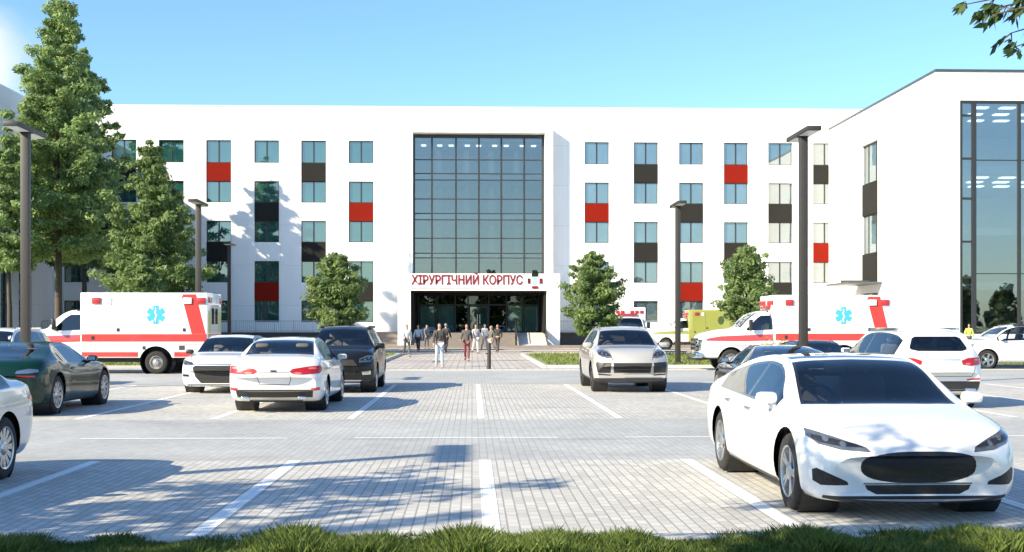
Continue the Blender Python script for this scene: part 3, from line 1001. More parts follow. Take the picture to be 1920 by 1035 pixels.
# ------------------------------------------------------------------ trees
def tree(label, X, Y, h, r, cb, tr, seed, clumps, leaves, ls, m, group, prof='conifer', whorl=0.9, nb=7, limit=None, pitch=0.0, cr=0.5):
    """tapered trunk with whorled limbs; the crown is thousands of separate leaf blades gathered in clumps along the limbs"""
    rng = random.Random(seed)
    root = thing('conifer_tree' if prof == 'conifer' else 'young_tree', label, 'tree', (X, Y, 0), 0, group)
    bm = B()
    lean = [(rng.uniform(-.012, .012) * h, rng.uniform(-.012, .012) * h) for _ in range(7)]
    pts, rad = [], []
    for i in range(10):
        t = i / 9
        k = min(5, int(t * 6)); f = t * 6 - k
        lx = (lean[k][0] * (1 - f) + lean[k + 1][0] * f) * t
        ly = (lean[k][1] * (1 - f) + lean[k + 1][1] * f) * t
        pts.append((lx, ly, t * h * .97 - .05))
        rad.append(tr * (1 - t) ** .85 + .015 + (tr * .35 if i == 0 else 0))
    tube(bm, pts, rad, 10)
    P, N = [], []
    n = max(4, int((h - cb) / whorl))
    for w in range(n):
        t = (w + rng.uniform(-.25, .25)) / n
        t = min(max(t, 0), .995)
        z = cb + (h - cb) * t
        if prof == 'conifer':
            rr = r * (1 - t) ** .72 * (0.80 if t < .10 else 1.0)
        elif prof == 'egg':
            rr = r * math.sin(math.pi * min(1, (t + .16) / 1.16) ** .85) ** .75
        else:
            rr = r * math.sin(math.pi * min(1, (t + .25) / 1.25) ** .9) ** .5
        cnt = max(3, int(nb * (0.55 + .55 * rr / r)))
        a0 = rng.uniform(0, 6.28)
        tt = z / (h * .97)
        bx, by = np.interp(tt, [i / 9 for i in range(10)], [p[0] for p in pts]), np.interp(tt, [i / 9 for i in range(10)], [p[1] for p in pts])
        for b in range(cnt):
            a = a0 + 6.283 * b / cnt + rng.uniform(-.3, .3)
            L = rr * rng.uniform(.62, 1.12)
            if L < .15: L = .15
            up = pitch + (0.55 * t - .10) + rng.uniform(-.12, .14)
            d = Vector((math.cos(a), math.sin(a), up))
            mid = Vector((bx, by, z)) + d * L * .55 + Vector((0, 0, -.05 * L))
            end = Vector((bx, by, z)) + d * L + Vector((0, 0, .10 * L))
            if limit is not None and X + end.x < limit:
                f = max(.25, (limit - X - bx) / (end.x - bx)) if end.x < bx else 1
                mid = Vector((bx, by, z)).lerp(mid, f); end = Vector((bx, by, z)).lerp(end, f)
            br = max(.012, tr * .22 * (1 - t) * (L / r))
            tube(bm, [(bx, by, z), mid, end], [br, br * .6, br * .2], 5)
            nc = max(2, int(clumps * L / r + .5))
            for c in range(nc):
                s = .22 + .82 * (c + rng.uniform(.2, .9)) / nc
                base = Vector((bx, by, z))
                q = base.lerp(mid, s / .55) if s < .55 else mid.lerp(end, (s - .55) / .45)
                side = rng.gauss(0, .16) * L
                q = q + Vector((-math.sin(a), math.cos(a), 0)) * side
                k = cr * rng.uniform(.7, 1.25) * (.55 + .45 * rr / r)
                P.append((q.x, q.y, q.z, k))
    # the leader
    for i in range(max(3, int(clumps))):
        z = h * (1 - .035 * i)
        P.append((pts[-1][0] + rng.gauss(0, .06), pts[-1][1] + rng.gauss(0, .06), z, cr * .5 * (1 + .12 * i)))
    obj('trunk', bm, M['bark'], root, smooth=60)
    g = np.random.default_rng(seed)
    P = np.array(P)
    C = np.repeat(P, leaves, axis=0)
    n = len(C)
    d = g.normal(size=(n, 3))
    d /= np.linalg.norm(d, axis=1)[:, None]
    rad = g.random(n) ** .45
    pos = C[:, :3] + d * (rad * C[:, 3])[:, None] * np.array([1, 1, .62])
    nrm = d * .95 + g.normal(size=(n, 3)) * .55 + np.array([0, 0, .45])
    nrm /= np.linalg.norm(nrm, axis=1)[:, None]
    tv = np.cross(nrm, g.normal(size=(n, 3)))
    tv /= np.linalg.norm(tv, axis=1)[:, None] + 1e-9
    bv = np.cross(nrm, tv)
    s = (ls * (.6 + .8 * g.random(n)))[:, None]
    V = np.empty((n, 4, 3))
    V[:, 0] = pos - tv * s
    V[:, 1] = pos + bv * s * .42
    V[:, 2] = pos + tv * s
    V[:, 3] = pos - bv * s * .42
    quads('crown', V, m, root)
    return root

def quads(name, V, m, parent=None):
    n = len(V)
    me = bpy.data.meshes.new(name)
    me.vertices.add(n * 4)
    me.vertices.foreach_set('co', V.reshape(-1))
    me.loops.add(n * 4)
    me.loops.foreach_set('vertex_index', np.arange(n * 4, dtype=np.int32))
    me.polygons.add(n)
    me.polygons.foreach_set('loop_start', np.arange(0, n * 4, 4, dtype=np.int32))
    me.materials.append(m)
    me.update()
    return meshobj(name, me, parent)

def XT(px, d): return XP(px, d)
TG = 'tall conifers in front of the left wing'
tree('tallest conifer on the left with a bare lower trunk and its tip against the sky', XT(110, 70), 70, 20.9, 4.5, 6.0, .23, 3, 7, 120, .13, M['leafA'], TG, whorl=.72, nb=8, cr=.70)
tree('slim conifer behind the tallest conifer whose thin trunk shows just right of it', XT(157, 95.1), 95.1, 23.2, 4.7, 7.0, .2, 5, 6, 46, .27, M['leafA'], TG, limit=-36.2, cr=.7)
tree('conifer added behind the tallest conifer for its facade shadow, almost hidden by it', XT(108, 87.0), 87.0, 24.6, 3.5, 7.0, .2, 15, 5, 44, .27, M['leafA'], TG, limit=-36.2, cr=.7)  # added out of sight to throw a leafy shadow on the main facade
tree('broad conifer right of the tallest one, standing behind the left ambulance', XT(283, 64), 64, 11.4, 3.4, 2.1, .16, 8, 7, 100, .11, M['leafB'], TG, whorl=.55, nb=8, cr=.50)
tree('conifer added behind the broad conifer for its facade shadow, showing only through its gaps', XT(290, 97), 97, 15.6, 4.2, 4.0, .18, 27, 5, 44, .26, M['leafB'], TG, cr=.7)  # extra hidden tree, put in to enlarge the shade on the facade
tree('low conifer at the left edge of the picture behind the lamp post', XT(18, 66), 66, 12.4, 2.1, 4.9, .14, 13, 5, 100, .13, M['leafA'], TG, whorl=.7, cr=.55)
YG = 'small leafy trees in front of the hospital'
tree('small round tree in front of the broad conifer behind the left ambulance', XT(268, 58), 58, 5.0, 1.05, 1.2, .06, 21, 4, 56, .11, M['leafB'], YG, 'egg', .34, cr=.33)
tree('small rounded tree behind the black car left of the entrance', XT(632, 74.3), 74.3, 6.1, 1.85, 1.6, .09, 34, 5, 66, .125, M['leafB'], YG, 'egg', .42, 8, cr=.45)
tree('small rounded tree just right of the entrance behind the pale beige car', XT(1112, 64), 64, 5.6, 1.55, 1.35, .08, 55, 5, 70, .10, M['leafB'], YG, 'egg', .36, 8, cr=.36)
tree('small rounded tree behind the lime ambulance near the right lamp post', XT(1400, 78), 78, 6.9, 1.8, 1.8, .09, 89, 5, 66, .12, M['leafB'], YG, 'egg', .42, 8, cr=.43)
# trees beside the car park whose shadows cross the near bays, and the one whose twigs hang into the top right corner
tree('conifer beside the car park whose shadow lies across the near left bays', -13.6, 1.5, 9.3, 2.2, 1.6, .16, 61, 5, 20, .17, M['leafC'], 'trees beside the car park', cr=.5)
tree('leafy tree beside the car park whose shadow darkens the lower left corner', -9.5, 6.9, 6.2, 2.3, 1.5, .14, 62, 4, 22, .15, M['leafC'], 'trees beside the car park', 'round', .6, 7, cr=.5)

def bough_tree(label, X, Y, boughs, z0, dz, L0, seed, nb=10, ends=()):
    rng = random.Random(seed)
    root = thing('leafy_tree', label, 'tree', (X, Y, 0))
    bm = B()
    tube(bm, [(0, 0, -.05), (.1, .05, 2.2), (0, .02, z0 - .3), (.1, 0, z0 + dz * nb)], [.2, .15, .11, .03], 10)
    Q = []
    def twig(p, d, L, r, depth):
        q = [Vector(p)]
        for i in range(4):
            d = (d + Vector((rng.uniform(-.2, .2), rng.uniform(-.2, .2), rng.uniform(-.18, .02)))).normalized()
            q.append(q[-1] + d * L / 4)
        tube(bm, q, [r * (1 - i / 5.5) for i in range(5)], 5)
        if depth:
            for k in (1, 2, 3, 4):
                for s in (-1, 1):
                    dd = (d + Vector((rng.uniform(-.8, .8), rng.uniform(-.8, .8), rng.uniform(-.9, .2)))).normalized()
                    twig(q[k], dd, L * .42, r * .45, depth - 1)
        else:
            for k in range(1, 5):
                for j in range(4):
                    Q.append((q[k] + Vector((rng.gauss(0, .05), rng.gauss(0, .05), rng.gauss(-.03, .05))), d))
    for k in range(nb):
        a = 6.283 * k / nb + rng.uniform(-.2, .2)
        twig((0, 0, z0 + dz * k), Vector((math.cos(a), math.sin(a), .35)).normalized(), L0, .05, 2)
    rng.seed(seed + 50)
    for e in ends:                                                    # drooping boughs: world end points
        a, b = Vector((0, .0, z0 - .2)), Vector(e) - Vector((X, Y, 0))
        m_ = a.lerp(b, .55) + Vector((0, 0, .22))
        pts = [a.lerp(m_, k / 5) for k in range(5)] + [m_.lerp(b, k / 7) for k in range(8)]
        tube(bm, pts, [.05 * (1 - k / 13.5) for k in range(13)], 5)
        for k in range(3, 13):
            d = (pts[k] - pts[k - 1]).normalized()
            for t in range(3):
                q = pts[k] + Vector((rng.gauss(0, .05), rng.gauss(0, .12), rng.gauss(-.04, .05)))
                tube(bm, [pts[k], q], [.008, .003], 4)
                for j in range(4):
                    Q.append((q.lerp(pts[k], rng.random() * .6), d))
    for e, L, h in boughs:
        twig((0, .0, h), Vector(e).normalized(), L, .06, 2)
    obj('trunk', bm, M['bark'], root, smooth=60)
    V = []
    for p, d in Q:
        t = (d * .5 + Vector((rng.uniform(-.7, .7), rng.uniform(-.7, .7), rng.uniform(-1.1, -.1)))).normalized()
        b = t.cross(Vector((rng.uniform(-1, 1), rng.uniform(-1, 1), rng.uniform(-1, 1)))).normalized()
        s = rng.uniform(.05, .085)
        V.append((p, p + t * s + b * s * .42, p + t * s * 2.1, p + t * s - b * s * .42))
    quads('crown', np.array([[list(v) for v in f] for f in V]), M['leafC'], root)
bough_tree('leafy tree whose twigs hang into the top right corner of the picture', 9.5, 12.0, [], 5.6, .2, 1.7, 4, ends=[(XP(1812, 12), 12.0, ZP(8, 1812, 12)), (XP(1838, 12.2), 12.2, ZP(22, 1838, 12.2)), (XP(1862, 11.9), 11.9, ZP(28, 1862, 11.9)), (XP(1896, 12.1), 12.1, ZP(62, 1896, 12.1)), (XP(1903, 11.8), 11.8, ZP(88, 1903, 11.8)), (XP(1880, 12.0), 12.0, ZP(12, 1880, 12.0))])
bough_tree('young tree behind the viewer whose twigs shade the bonnet of the near white sedan', -4.3, 3.7, [((1.5, 2.4, .55), 2.5, 4.9), ((2.0, 2.3, .6), 2.5, 5.0), ((2.3, 1.9, .6), 2.4, 4.9)], 5.0, .07, .5, 9, 5)

# ------------------------------------------------------------------ lamp posts, bollards
def lamp_post(label, X, Y, H=6.9):
    root = thing('lamp_post', label, 'lamp post', (X, Y, 0), 0, 'dark T shaped lamp posts of the car park')
    bm = B(); box(bm, -.105, .105, -.105, .105, .02, H - .12, .012); obj('pole', bm, M['pole'], root, smooth=30)
    bm = B(); box(bm, -.2, .2, -.2, .2, 0, .025); obj('base_plate', bm, M['pole'], root)
    bm = B(); box(bm, -.19, .19, -1.05, 1.05, H - .12, H, .015); obj('lamp_head', bm, M['pole'], root, smooth=30)
    for y in (-1, .18):
        bm = B(); box(bm, -.15, .15, y, y + .82, H - .135, H - .115); obj('light_panel', bm, M['lens'], root)
lamp_post('tall dark lamp post at the left picture edge behind the green sports car', -11.75, 32)
lamp_post('tall dark lamp post on the right, in front of the right ambulance', 8.9, 32)
lamp_post('dark lamp post behind the left ambulance', XP(372, 50.6), 50.6)
lamp_post('dark lamp post on the grass strip beside the pale beige car', XP(1271, 50.6), 50.6)
lamp_post('thin distant lamp post at the rear end of the left ambulance', XP(430, 76), 76)
lamp_post('lamp post outside the left edge whose shadow crosses the middle of the lane', -10.1, 9.2)

def bollard(label, X, Y):
    root = thing('bollard', label, 'bollard', (X, Y, 0), 0, 'dark bollards along the walkway edge')
    bm = B(); tube(bm, [(0, 0, 0), (0, 0, .98)], .075, 16); obj('post', bm, M['pole'], root, smooth=40)
    bm = B(); tube(bm, [(0, 0, .98), (0, 0, 1.0), (0, 0, 1.03)], [.085, .085, .06], 16); obj('cap', bm, M['plinth'], root, smooth=40)
bollard('dark round bollard in front of the walkway, left of centre beside the black car', XP(708, 47), 47)
bollard('dark round bollard standing in the middle of the walkway mouth', XP(917, 47), 47)

# ------------------------------------------------------------------ cars
def pchip(pts):
    """monotone cubic through (x, y) points"""
    pts = sorted(pts)
    x = [p[0] for p in pts]; y = [p[1] for p in pts]
    n = len(x)
    h = [x[i + 1] - x[i] for i in range(n - 1)]
    dl = [(y[i + 1] - y[i]) / h[i] for i in range(n - 1)]
    m = [0.0] * n
    for i in range(1, n - 1):
        if dl[i - 1] * dl[i] > 0:
            w1, w2 = 2 * h[i] + h[i - 1], h[i] + 2 * h[i - 1]
            m[i] = (w1 + w2) / (w1 / dl[i - 1] + w2 / dl[i])
    m[0], m[-1] = dl[0], dl[-1]
    def f(v):
        v = min(max(v, x[0]), x[-1])
        i = 0
        while i < n - 2 and v > x[i + 1]: i += 1
        t = (v - x[i]) / h[i]
        return ((1 + 2 * t) * (1 - t) ** 2 * y[i] + t * (1 - t) ** 2 * h[i] * m[i] + t * t * (3 - 2 * t) * y[i + 1] + t * t * (t - 1) * h[i] * m[i + 1])
    return f

def sstep(a, b, v):
    t = min(max((v - a) / (b - a), 0), 1)
    return t * t * (3 - 2 * t)

def crom(P, sub):
    out = []
    n = len(P)
    for i in range(n - 1):
        p0, p1, p2, p3 = P[max(i - 1, 0)], P[i], P[i + 1], P[min(i + 2, n - 1)]
        for k in range(sub):
            t = k / sub
            out.append(tuple(0.5 * (2 * b + (c - a) * t + (2 * a - 5 * b + 4 * c - d) * t * t + (3 * b - a - 3 * c + d) * t ** 3) for a, b, c, d in zip(p0, p1, p2, p3)))
    out.append(tuple(P[-1]))
    return out

def car_shell(c):
    """lofted body: cross sections every few centimetres along the length, from the profiles in c"""
    top, belt, wid, low = pchip(c['top']), pchip(c['belt']), pchip(c['width']), pchip(c['low'])
    tum, crown = c.get('tumble', .5), c.get('crown', .06)
    y0, y1 = c['top'][0][0], c['top'][-1][0]
    y0, y1 = min(y0, y1), max(y0, y1)
    L = y1 - y0
    ys = [y0 + L * i / 74 for i in range(75)]
    for d in (.012, .028, .05, .08, .12, .17, .23, .3):
        ys += [y0 + d, y1 - d]
    ys = sorted(set(round(v, 4) for v in ys))
    bm = B()
    rings = []
    sh = c.get('shoulder', .955)
    for y in ys:
        zt, w, zl = top(y), wid(y), low(y)
        zb = min(belt(y), zt - .02)
        he = zt - zb
        g = sstep(.13, .34, he)
        wb = w * sh
        we = wb - tum * he
        cr = min(crown, he * .5)
        A = [(we, zb + he - cr), (we * .93, zt - cr * .52), (we * .62, zt - cr * .16), (0, zt)]
        H = [(wb * .925, zb + he * .46), (wb * .80, zb + he * .74), (wb * .48, zb + he * .95), (0, zt)]
        U = [tuple(a * g + b * (1 - g) for a, b in zip(p, q)) for p, q in zip(A, H)]
        hb = zb - zl
        P = [(0, zl), (w * .80, zl), (w * .945, zl + .09 * hb), (w * .985, zl + .24 * hb), (w, zl + .52 * hb), (w * .988, zl + .82 * hb), (wb, zb)]
        S1 = crom(P, 3)
        S2 = crom([(wb, zb)] + U, 4)
        sec = S1 + S2[1:]
        k1 = sstep(y1 - .75, y1, y) ** 2
        k0 = sstep(y0 + .75, y0, y) ** 2 if False else (sstep(0, .75, y0 + .75 - y)) ** 2
        ring = []
        for x, z in sec:
            yy = y - c.get('nose_lean', .25) * k1 * (z - c.get('nose_z', .5)) ** 2 * 2 - c.get('nose_bow', .05) * k1 * (abs(x) / max(w, .01)) ** 2
            yy += c.get('tail_lean', .1) * k0 * (z - c.get('tail_z', .65)) ** 2 * 2 + c.get('tail_bow', .06) * k0 * (abs(x) / max(w, .01)) ** 2
            ring.append((x, yy, z))
        rings.append(ring)
    n = len(rings[0])
    VR = [[bm.verts.new(p) for p in r] for r in rings]
    VL = [[VR[i][j] if j in (0, n - 1) else bm.verts.new((-p[0], p[1], p[2])) for j, p in enumerate(r)] for i, r in enumerate(rings)]
    for i in range(len(rings) - 1):
        for j in range(n - 1):
            bm.faces.new((VR[i][j], VR[i][j + 1], VR[i + 1][j + 1], VR[i + 1][j]))
            bm.faces.new((VL[i][j], VL[i + 1][j], VL[i + 1][j + 1], VL[i][j + 1]))
    for i in (0, -1):
        for j in range(n - 1):
            q = [VR[i][j], VR[i][j + 1], VL[i][j + 1], VL[i][j]]
            q = list(dict.fromkeys(q))
            if len(q) > 2:
                bm.faces.new(q)
    bmesh.ops.recalc_face_normals(bm, faces=bm.faces[:])
    return bm, top, belt, wid, low

AX = {'side': (1, 2), 'front': (0, 2), 'top': (0, 1)}

def carve(bm, poly, ax, cond):
    """cut a convex outline out of the skin; returns the faces inside it (left in bm)"""
    i, j = AX[ax]
    area = sum(poly[k][0] * poly[(k + 1) % len(poly)][1] - poly[(k + 1) % len(poly)][0] * poly[k][1] for k in range(len(poly)))
    if area < 0: poly = poly[::-1]
    lo = (min(p[0] for p in poly), min(p[1] for p in poly)); hi = (max(p[0] for p in poly), max(p[1] for p in poly))
    faces = []
    for f in bm.faces:
        a = [v.co[i] for v in f.verts]; b = [v.co[j] for v in f.verts]
        if max(a) < lo[0] or min(a) > hi[0] or max(b) < lo[1] or min(b) > hi[1]: continue
        if cond(f.calc_center_median(), f.normal): faces.append(f)
    n = len(poly)
    for k in range(n):
        a, b = poly[k], poly[(k + 1) % n]
        d = (b[0] - a[0], b[1] - a[1])
        if abs(d[0]) + abs(d[1]) < 1e-7: continue
        co = Vector((0, 0, 0)); no = Vector((0, 0, 0))
        co[i], co[j] = a; no[i], no[j] = d[1], -d[0]
        no.normalize()
        if not faces: return []
        es = {e for f in faces for e in f.edges}; vs = {v for f in faces for v in f.verts}
        r = bmesh.ops.bisect_plane(bm, geom=faces + list(es) + list(vs), dist=1e-6, plane_co=co, plane_no=no)
        seen = set(); nf = []
        for g in r['geom']:
            if isinstance(g, bmesh.types.BMFace) and g.is_valid and g not in seen:
                seen.add(g)
                if (g.calc_center_median() - co).dot(no) < 0: nf.append(g)
        faces = nf
    return faces

def lift(bm, faces, push=0.0):
    """move faces out of bm into a mesh of their own"""
    nb = B()
    vm = {}
    for f in faces:
        q = []
        for v in f.verts:
            if v not in vm: vm[v] = nb.verts.new(v.co)
            q.append(vm[v])
        try: nb.faces.new(q)
        except ValueError: pass
    bmesh.ops.delete(bm, geom=faces, context='FACES')
    nb.normal_update()
    if push:
        for v in nb.verts: v.co += v.normal * push
    return nb

def ellipse(cx, cy, a, b, n=28, p=2.0):
    return [(cx + a * math.copysign(abs(math.cos(6.2832 * k / n)) ** (2 / p), math.cos(6.2832 * k / n)), cy + b * math.copysign(abs(math.sin(6.2832 * k / n)) ** (2 / p), math.sin(6.2832 * k / n))) for k in range(n)]

def strip(a, b, w):
    d = Vector((b[0] - a[0], b[1] - a[1])).normalized() * (w / 2)
    return [(a[0] - d.y, a[1] + d.x), (b[0] - d.y, b[1] + d.x), (b[0] + d.y, b[1] - d.x), (a[0] + d.y, a[1] - d.x)]

_wheel = {}
def wheel_mesh(r, w, style, spokes):
    key = (round(r, 3), w, style, spokes)
    if key in _wheel: return _wheel[key]
    t = B()
    rr = r * (.70 if style == 'alloy' else .60)
    lathe_x(t, [(-w / 2, rr), (-w / 2 - .004, r * .80), (-w / 2, r * .90), (-w / 2 + .018, r * .965), (-w / 2 + .045, r * .997), (-.03, r), (-.028, r * .975), (-.018, r * .975), (-.016, r), (.016, r), (.018, r * .975), (.028, r * .975), (.03, r), (w / 2 - .045, r * .997), (w / 2 - .018, r * .965), (w / 2, r * .90), (w / 2 + .004, r * .80), (w / 2, rr), (w / 2 - .02, rr - .01)], 44)
    tm = bpy.data.meshes.new('wheel'); t.to_mesh(tm); t.free(); tm.materials.append(M['tyre'])
    tm.polygons.foreach_set('use_smooth', [True] * len(tm.polygons)); tm.set_sharp_from_angle(angle=R(40))
    b = B()
    xo = w / 2
    if style == 'alloy':
        lathe_x(b, [(xo - .018, rr - .002), (xo + .002, rr - .008), (xo - .006, rr - .026), (xo - .09, rr - .04), (-xo, rr - .03)], 44)
        for k in range(spokes):
            for s in (-1, 1):
                a = 6.2832 * k / spokes + s * .085 * (10 / spokes) ** .7
                a2 = 6.2832 * k / spokes + s * .06
                u0 = Vector((0, math.cos(a2), math.sin(a2))); u1 = Vector((0, math.cos(a), math.sin(a)))
                p = Vector((0, -math.sin(a), math.cos(a)))
                w0, w1 = .020, .017
                q0, q1 = u0 * .05, u1 * (rr - .015)
                v = []
                for q, x, ww in ((q0, xo - .022, w0), (q1, xo - .010, w1)):
                    v.append([b.verts.new((x, *(q + p * ww).yz)), b.verts.new((x, *(q - p * ww).yz)), b.verts.new((x - .05, *(q - p * ww * 1.3).yz)), b.verts.new((x - .05, *(q + p * ww * 1.3).yz))])
                for m_ in range(4):
                    b.faces.new((v[0][m_], v[1][m_], v[1][(m_ + 1) % 4], v[0][(m_ + 1) % 4]))
        lathe_x(b, [(xo - .02, .085), (xo - .008, .07), (xo - .002, .045), (xo - .002, .0005)], 24)
        hub = bpy.data.meshes.new('brake')
    else:
        lathe_x(b, [(xo - .005, rr), (xo + .012, rr - .012), (xo - .03, rr - .04), (xo - .07, rr * .78), (xo - .055, rr * .55), (xo - .03, rr * .48), (xo + .045, rr * .42), (xo + .06, rr * .3), (xo + .06, .001)], 40)
        for k in range(8):
            a = 6.2832 * k / 8
            tube(b, [(xo - .03, rr * .36 * math.cos(a), rr * .36 * math.sin(a)), (xo + .075, rr * .36 * math.cos(a), rr * .36 * math.sin(a))], .016, 6)
    bmesh.ops.recalc_face_normals(b, faces=b.faces[:])
    rm = bpy.data.meshes.new('rim'); b.to_mesh(rm); b.free()
    rm.polygons.foreach_set('use_smooth', [True] * len(rm.polygons)); rm.set_sharp_from_angle(angle=R(35))
    k = B()
    lathe_x(k, [(xo - .085, rr * .93), (xo - .085, rr * .72), (xo - .10, rr * .70), (xo - .10, .002)], 30)
    dm = bpy.data.meshes.new('brake_disc'); k.to_mesh(dm); k.free(); dm.materials.append(M['alloyd'])
    _wheel[key] = (tm, rm, dm)
    return _wheel[key]

def put_wheel(root, x, y, r, w, style, spokes, rimmat):
    tm, rm, dm = wheel_mesh(r, w, style, spokes)
    if not rm.materials: rm.materials.append(rimmat)
    elif rm.materials[0] != rimmat:
        rm = rm.copy(); rm.materials.clear(); rm.materials.append(rimmat)
    o = meshobj('wheel', tm, root, (x, y, r))
    if x < 0: o.rotation_euler = (0, 0, math.pi)
    meshobj('rim', rm, o)
    if style == 'alloy': meshobj('brake_disc', dm, o)

def seats(root, yf, zf, yr, m, wl=.40, steer=True, left=1, yw=None):
    """two front seats, a rear bench, dashboard and steering wheel; yf and yr are the seat hip points"""
    def seat(x, y, w, back=.62):
        bm = B()
        box(bm, x - w, x + w, y - .22, y + .30, zf - .12, zf + .06, .05)
        tilt = Matrix.Translation((x, y - .24, zf)) @ Matrix.Rotation(R(-18) * -1, 4, 'X')
        box(bm, -w * .95, w * .95, -.07, .07, 0, back, .05, tilt)
        for hx in ([0] if w < .4 else [-.4, .4]):
            box(bm, hx - .13, hx + .13, -.06, .05, back + .05, back + .23, .045, tilt)
        obj('seat', bm, m, root, smooth=40)
    seat(-.37, yf, .25); seat(.37, yf, .25)
    seat(0, yr, .60, .56)
    if yw:
        bm = B()
        box(bm, -.70, .70, yw - .30, yw + .25, zf + .12, zf + .36, .06)
        obj('dashboard', bm, M['plastic'], root, smooth=40)
        bm = B()
        c = Vector((.37 * left, yw - .45, zf + .36))
        pts = []
        for k in range(21):
            a = 6.2832 * k / 20
            pts.append(c + Vector((.185 * math.cos(a), -.07 * math.sin(a), .17 * math.sin(a))))
        tube(bm, pts, .017, 6, False)
        tube(bm, [c + Vector((-.18, 0, 0)), c + Vector((0, .04, -.02)), c + Vector((.18, 0, 0))], .02, 6)
        obj('steering_wheel', bm, M['plastic'], root, smooth=60)

def make_car(c, name, label, loc, rz, group=None):
    root = thing(name, label, c.get('cat', 'car'), loc, rz, group)
    bm, top, belt, wid, low = car_shell(c)
    r, hub_w = c['wheel_r'], c.get('tyre_w', .235)
    W = max(p[1] for p in c['width'])
    y0 = min(p[0] for p in c['top']); y1 = max(p[0] for p in c['top'])
    gapf = []
    parts = []
    def cut(poly, ax, cond, nm, m, push=0, smooth=50, lab=None):
        fs = carve(bm, poly, ax, cond)
        if not fs: return
        nb = lift(bm, fs, push)
        inner = []
        if nm in ('windshield', 'rear_window'):
            a = [sum(p[q] for p in poly) / len(poly) for q in (0, 1)]
            ff = carve(nb, [(a[0] + (p[0] - a[0]) * .955, a[1] + (p[1] - a[1]) * .93) for p in poly], ax, lambda p, n: True)
            if ff:
                pane = lift(nb, ff)
                parts.append(('windshield_trim' if nm == 'windshield' else 'window_trim', nb, M['trim'], smooth, []))
                nb = pane
        if nm == 'window_trim':
            for pp in lab:
                ff = carve(nb, pp, ax, lambda p, n: True)
                if ff: parts.append(('side_window', lift(nb, ff), c.get('side_glass', gl), smooth, []))
        if nm in ('headlight', 'taillight') and m in (M['lampclear'], M['lampred']):
            a = [sum(p[q] for p in poly) / len(poly) for q in (0, 1)]
            wx = max(p[0] for p in poly) - min(p[0] for p in poly); wz = max(p[1] for p in poly) - min(p[1] for p in poly)
            sl = c.get('lamp_slope', .35) * (1 if a[0] > 0 else -1)
            spots = [(-.14, .13), (.13, .16)] if nm == 'headlight' else [(-.24, .12), (.20, .12)]
            for o_, rz_ in spots:
                ff = carve(nb, ellipse(a[0] + o_ * wx, a[1] + o_ * wx * sl * (1 if a[0] * o_ > 0 or True else -1), wx * (.055 if nm == 'headlight' else .13), wz * rz_, 14), ax, lambda p, n: True)
                if ff: inner.append((lift(nb, ff, .002), M['lampwhite'] if nm == 'headlight' else M['lamppink']))
            if nm == 'headlight':
                ff = carve(nb, [(p[0] * .94 + a[0] * .06 if False else a[0] + (p[0] - a[0]) * .86, a[1] + (p[1] - a[1]) * .55) for p in poly], ax, lambda p, n: True)
                if ff: inner.append((lift(nb, ff, 0), M['lampdark']))
        parts.append((nm, nb, m, smooth, inner))
    # wheel arches
    for ya in c['axles']:
        for s in (-1, 1):
            fs = carve(bm, ellipse(ya, r, r + .05, r + .055, 28), 'side', lambda p, n, s=s: p.x * s > W * .60 and p.z < r * 2 + .3)
            if fs: lift(bm, fs).free()
    gl = c.get('glass', M['cglass'])
    tl = c.get('crown', .06)
    # windscreen, rear window, roof panel: outlines given from above as (x, y)
    if 'windshield' in c:
        (yb, wb), (yt, wt) = c['windshield']
        cut([(-wb, yb), (-wb * .6, yb + .05), (wb * .6, yb + .05), (wb, yb), (wt, yt), (wt * .5, yt + .01), (-wt * .5, yt + .01), (-wt, yt)], 'top', lambda p, n: n.z > .1 and p.z > belt(p.y) - .1, 'windshield', gl)
    if 'rear_window' in c:
        (yb, wb), (yt, wt) = c['rear_window']
        cut([(-wb, yb), (-wb * .6, yb - .03), (wb * .6, yb - .03), (wb, yb), (wt, yt), (-wt, yt)], 'top', lambda p, n: n.z > .02 and p.z > belt(p.y) - .05, 'rear_window', gl)
    if 'rear_window_back' in c:
        cut(c['rear_window_back'], 'front', lambda p, n: p.y < y0 + 1.0 and n.y < -.15, 'rear_window', c.get('rear_glass', gl))
    if 'roof_panel' in c:
        ya, yb, wa, wb = c['roof_panel']
        cut([(-wa, ya), (wa, ya), (wb, yb), (wb * .5, yb + .02), (-wb * .5, yb + .02), (-wb, yb)], 'top', lambda p, n: n.z > .3 and p.z > belt(p.y), 'roof_panel', c['roof_mat'], .002)
    # side windows between the given stations
    def dlo(ya, yb, sill, rail):
        N = 14
        zt = lambda y: max(top(y) - tl - rail, belt(y) + sill + .004)
        lo_a, lo_b = belt(ya) + sill, belt(yb) + sill
        poly = [(ya, lo_a), (yb, lo_b)]
        for k in range(N + 1):
            y = yb + (ya - yb) * k / N
            z = zt(y)
            if z > lo_a + (lo_b - lo_a) * (y - ya) / (yb - ya) + .006: poly.append((y, z))
        return poly
    sw = c.get('side_windows', [])
    if sw:
        sl, rl = c.get('sill', .035), c.get('rail', .055)
        outer = dlo(sw[0][0] - .05, sw[-1][1] + .05, sl - .03, rl - .028)
        inner_p = [q for q in (dlo(ya, yb, sl, rl) for ya, yb in sw) if len(q) > 4]
        for s in (-1, 1):
            cut(outer, 'side', lambda p, n, s=s: p.x * s > .2 and abs(n.x) > .35, 'window_trim', M['trim'], lab=inner_p)
    # outlines on the nose and the tail
    for nm, poly, m, both in c.get('front', []):
        for s in ((-1, 1) if both else (1,)):
            cut([(x * s, z) for x, z in poly], 'front', lambda p, n: p.y > y1 - c.get('nose_zone', .9) and n.y > .05, nm, m, .004 if nm in ('headlight',) else 0)
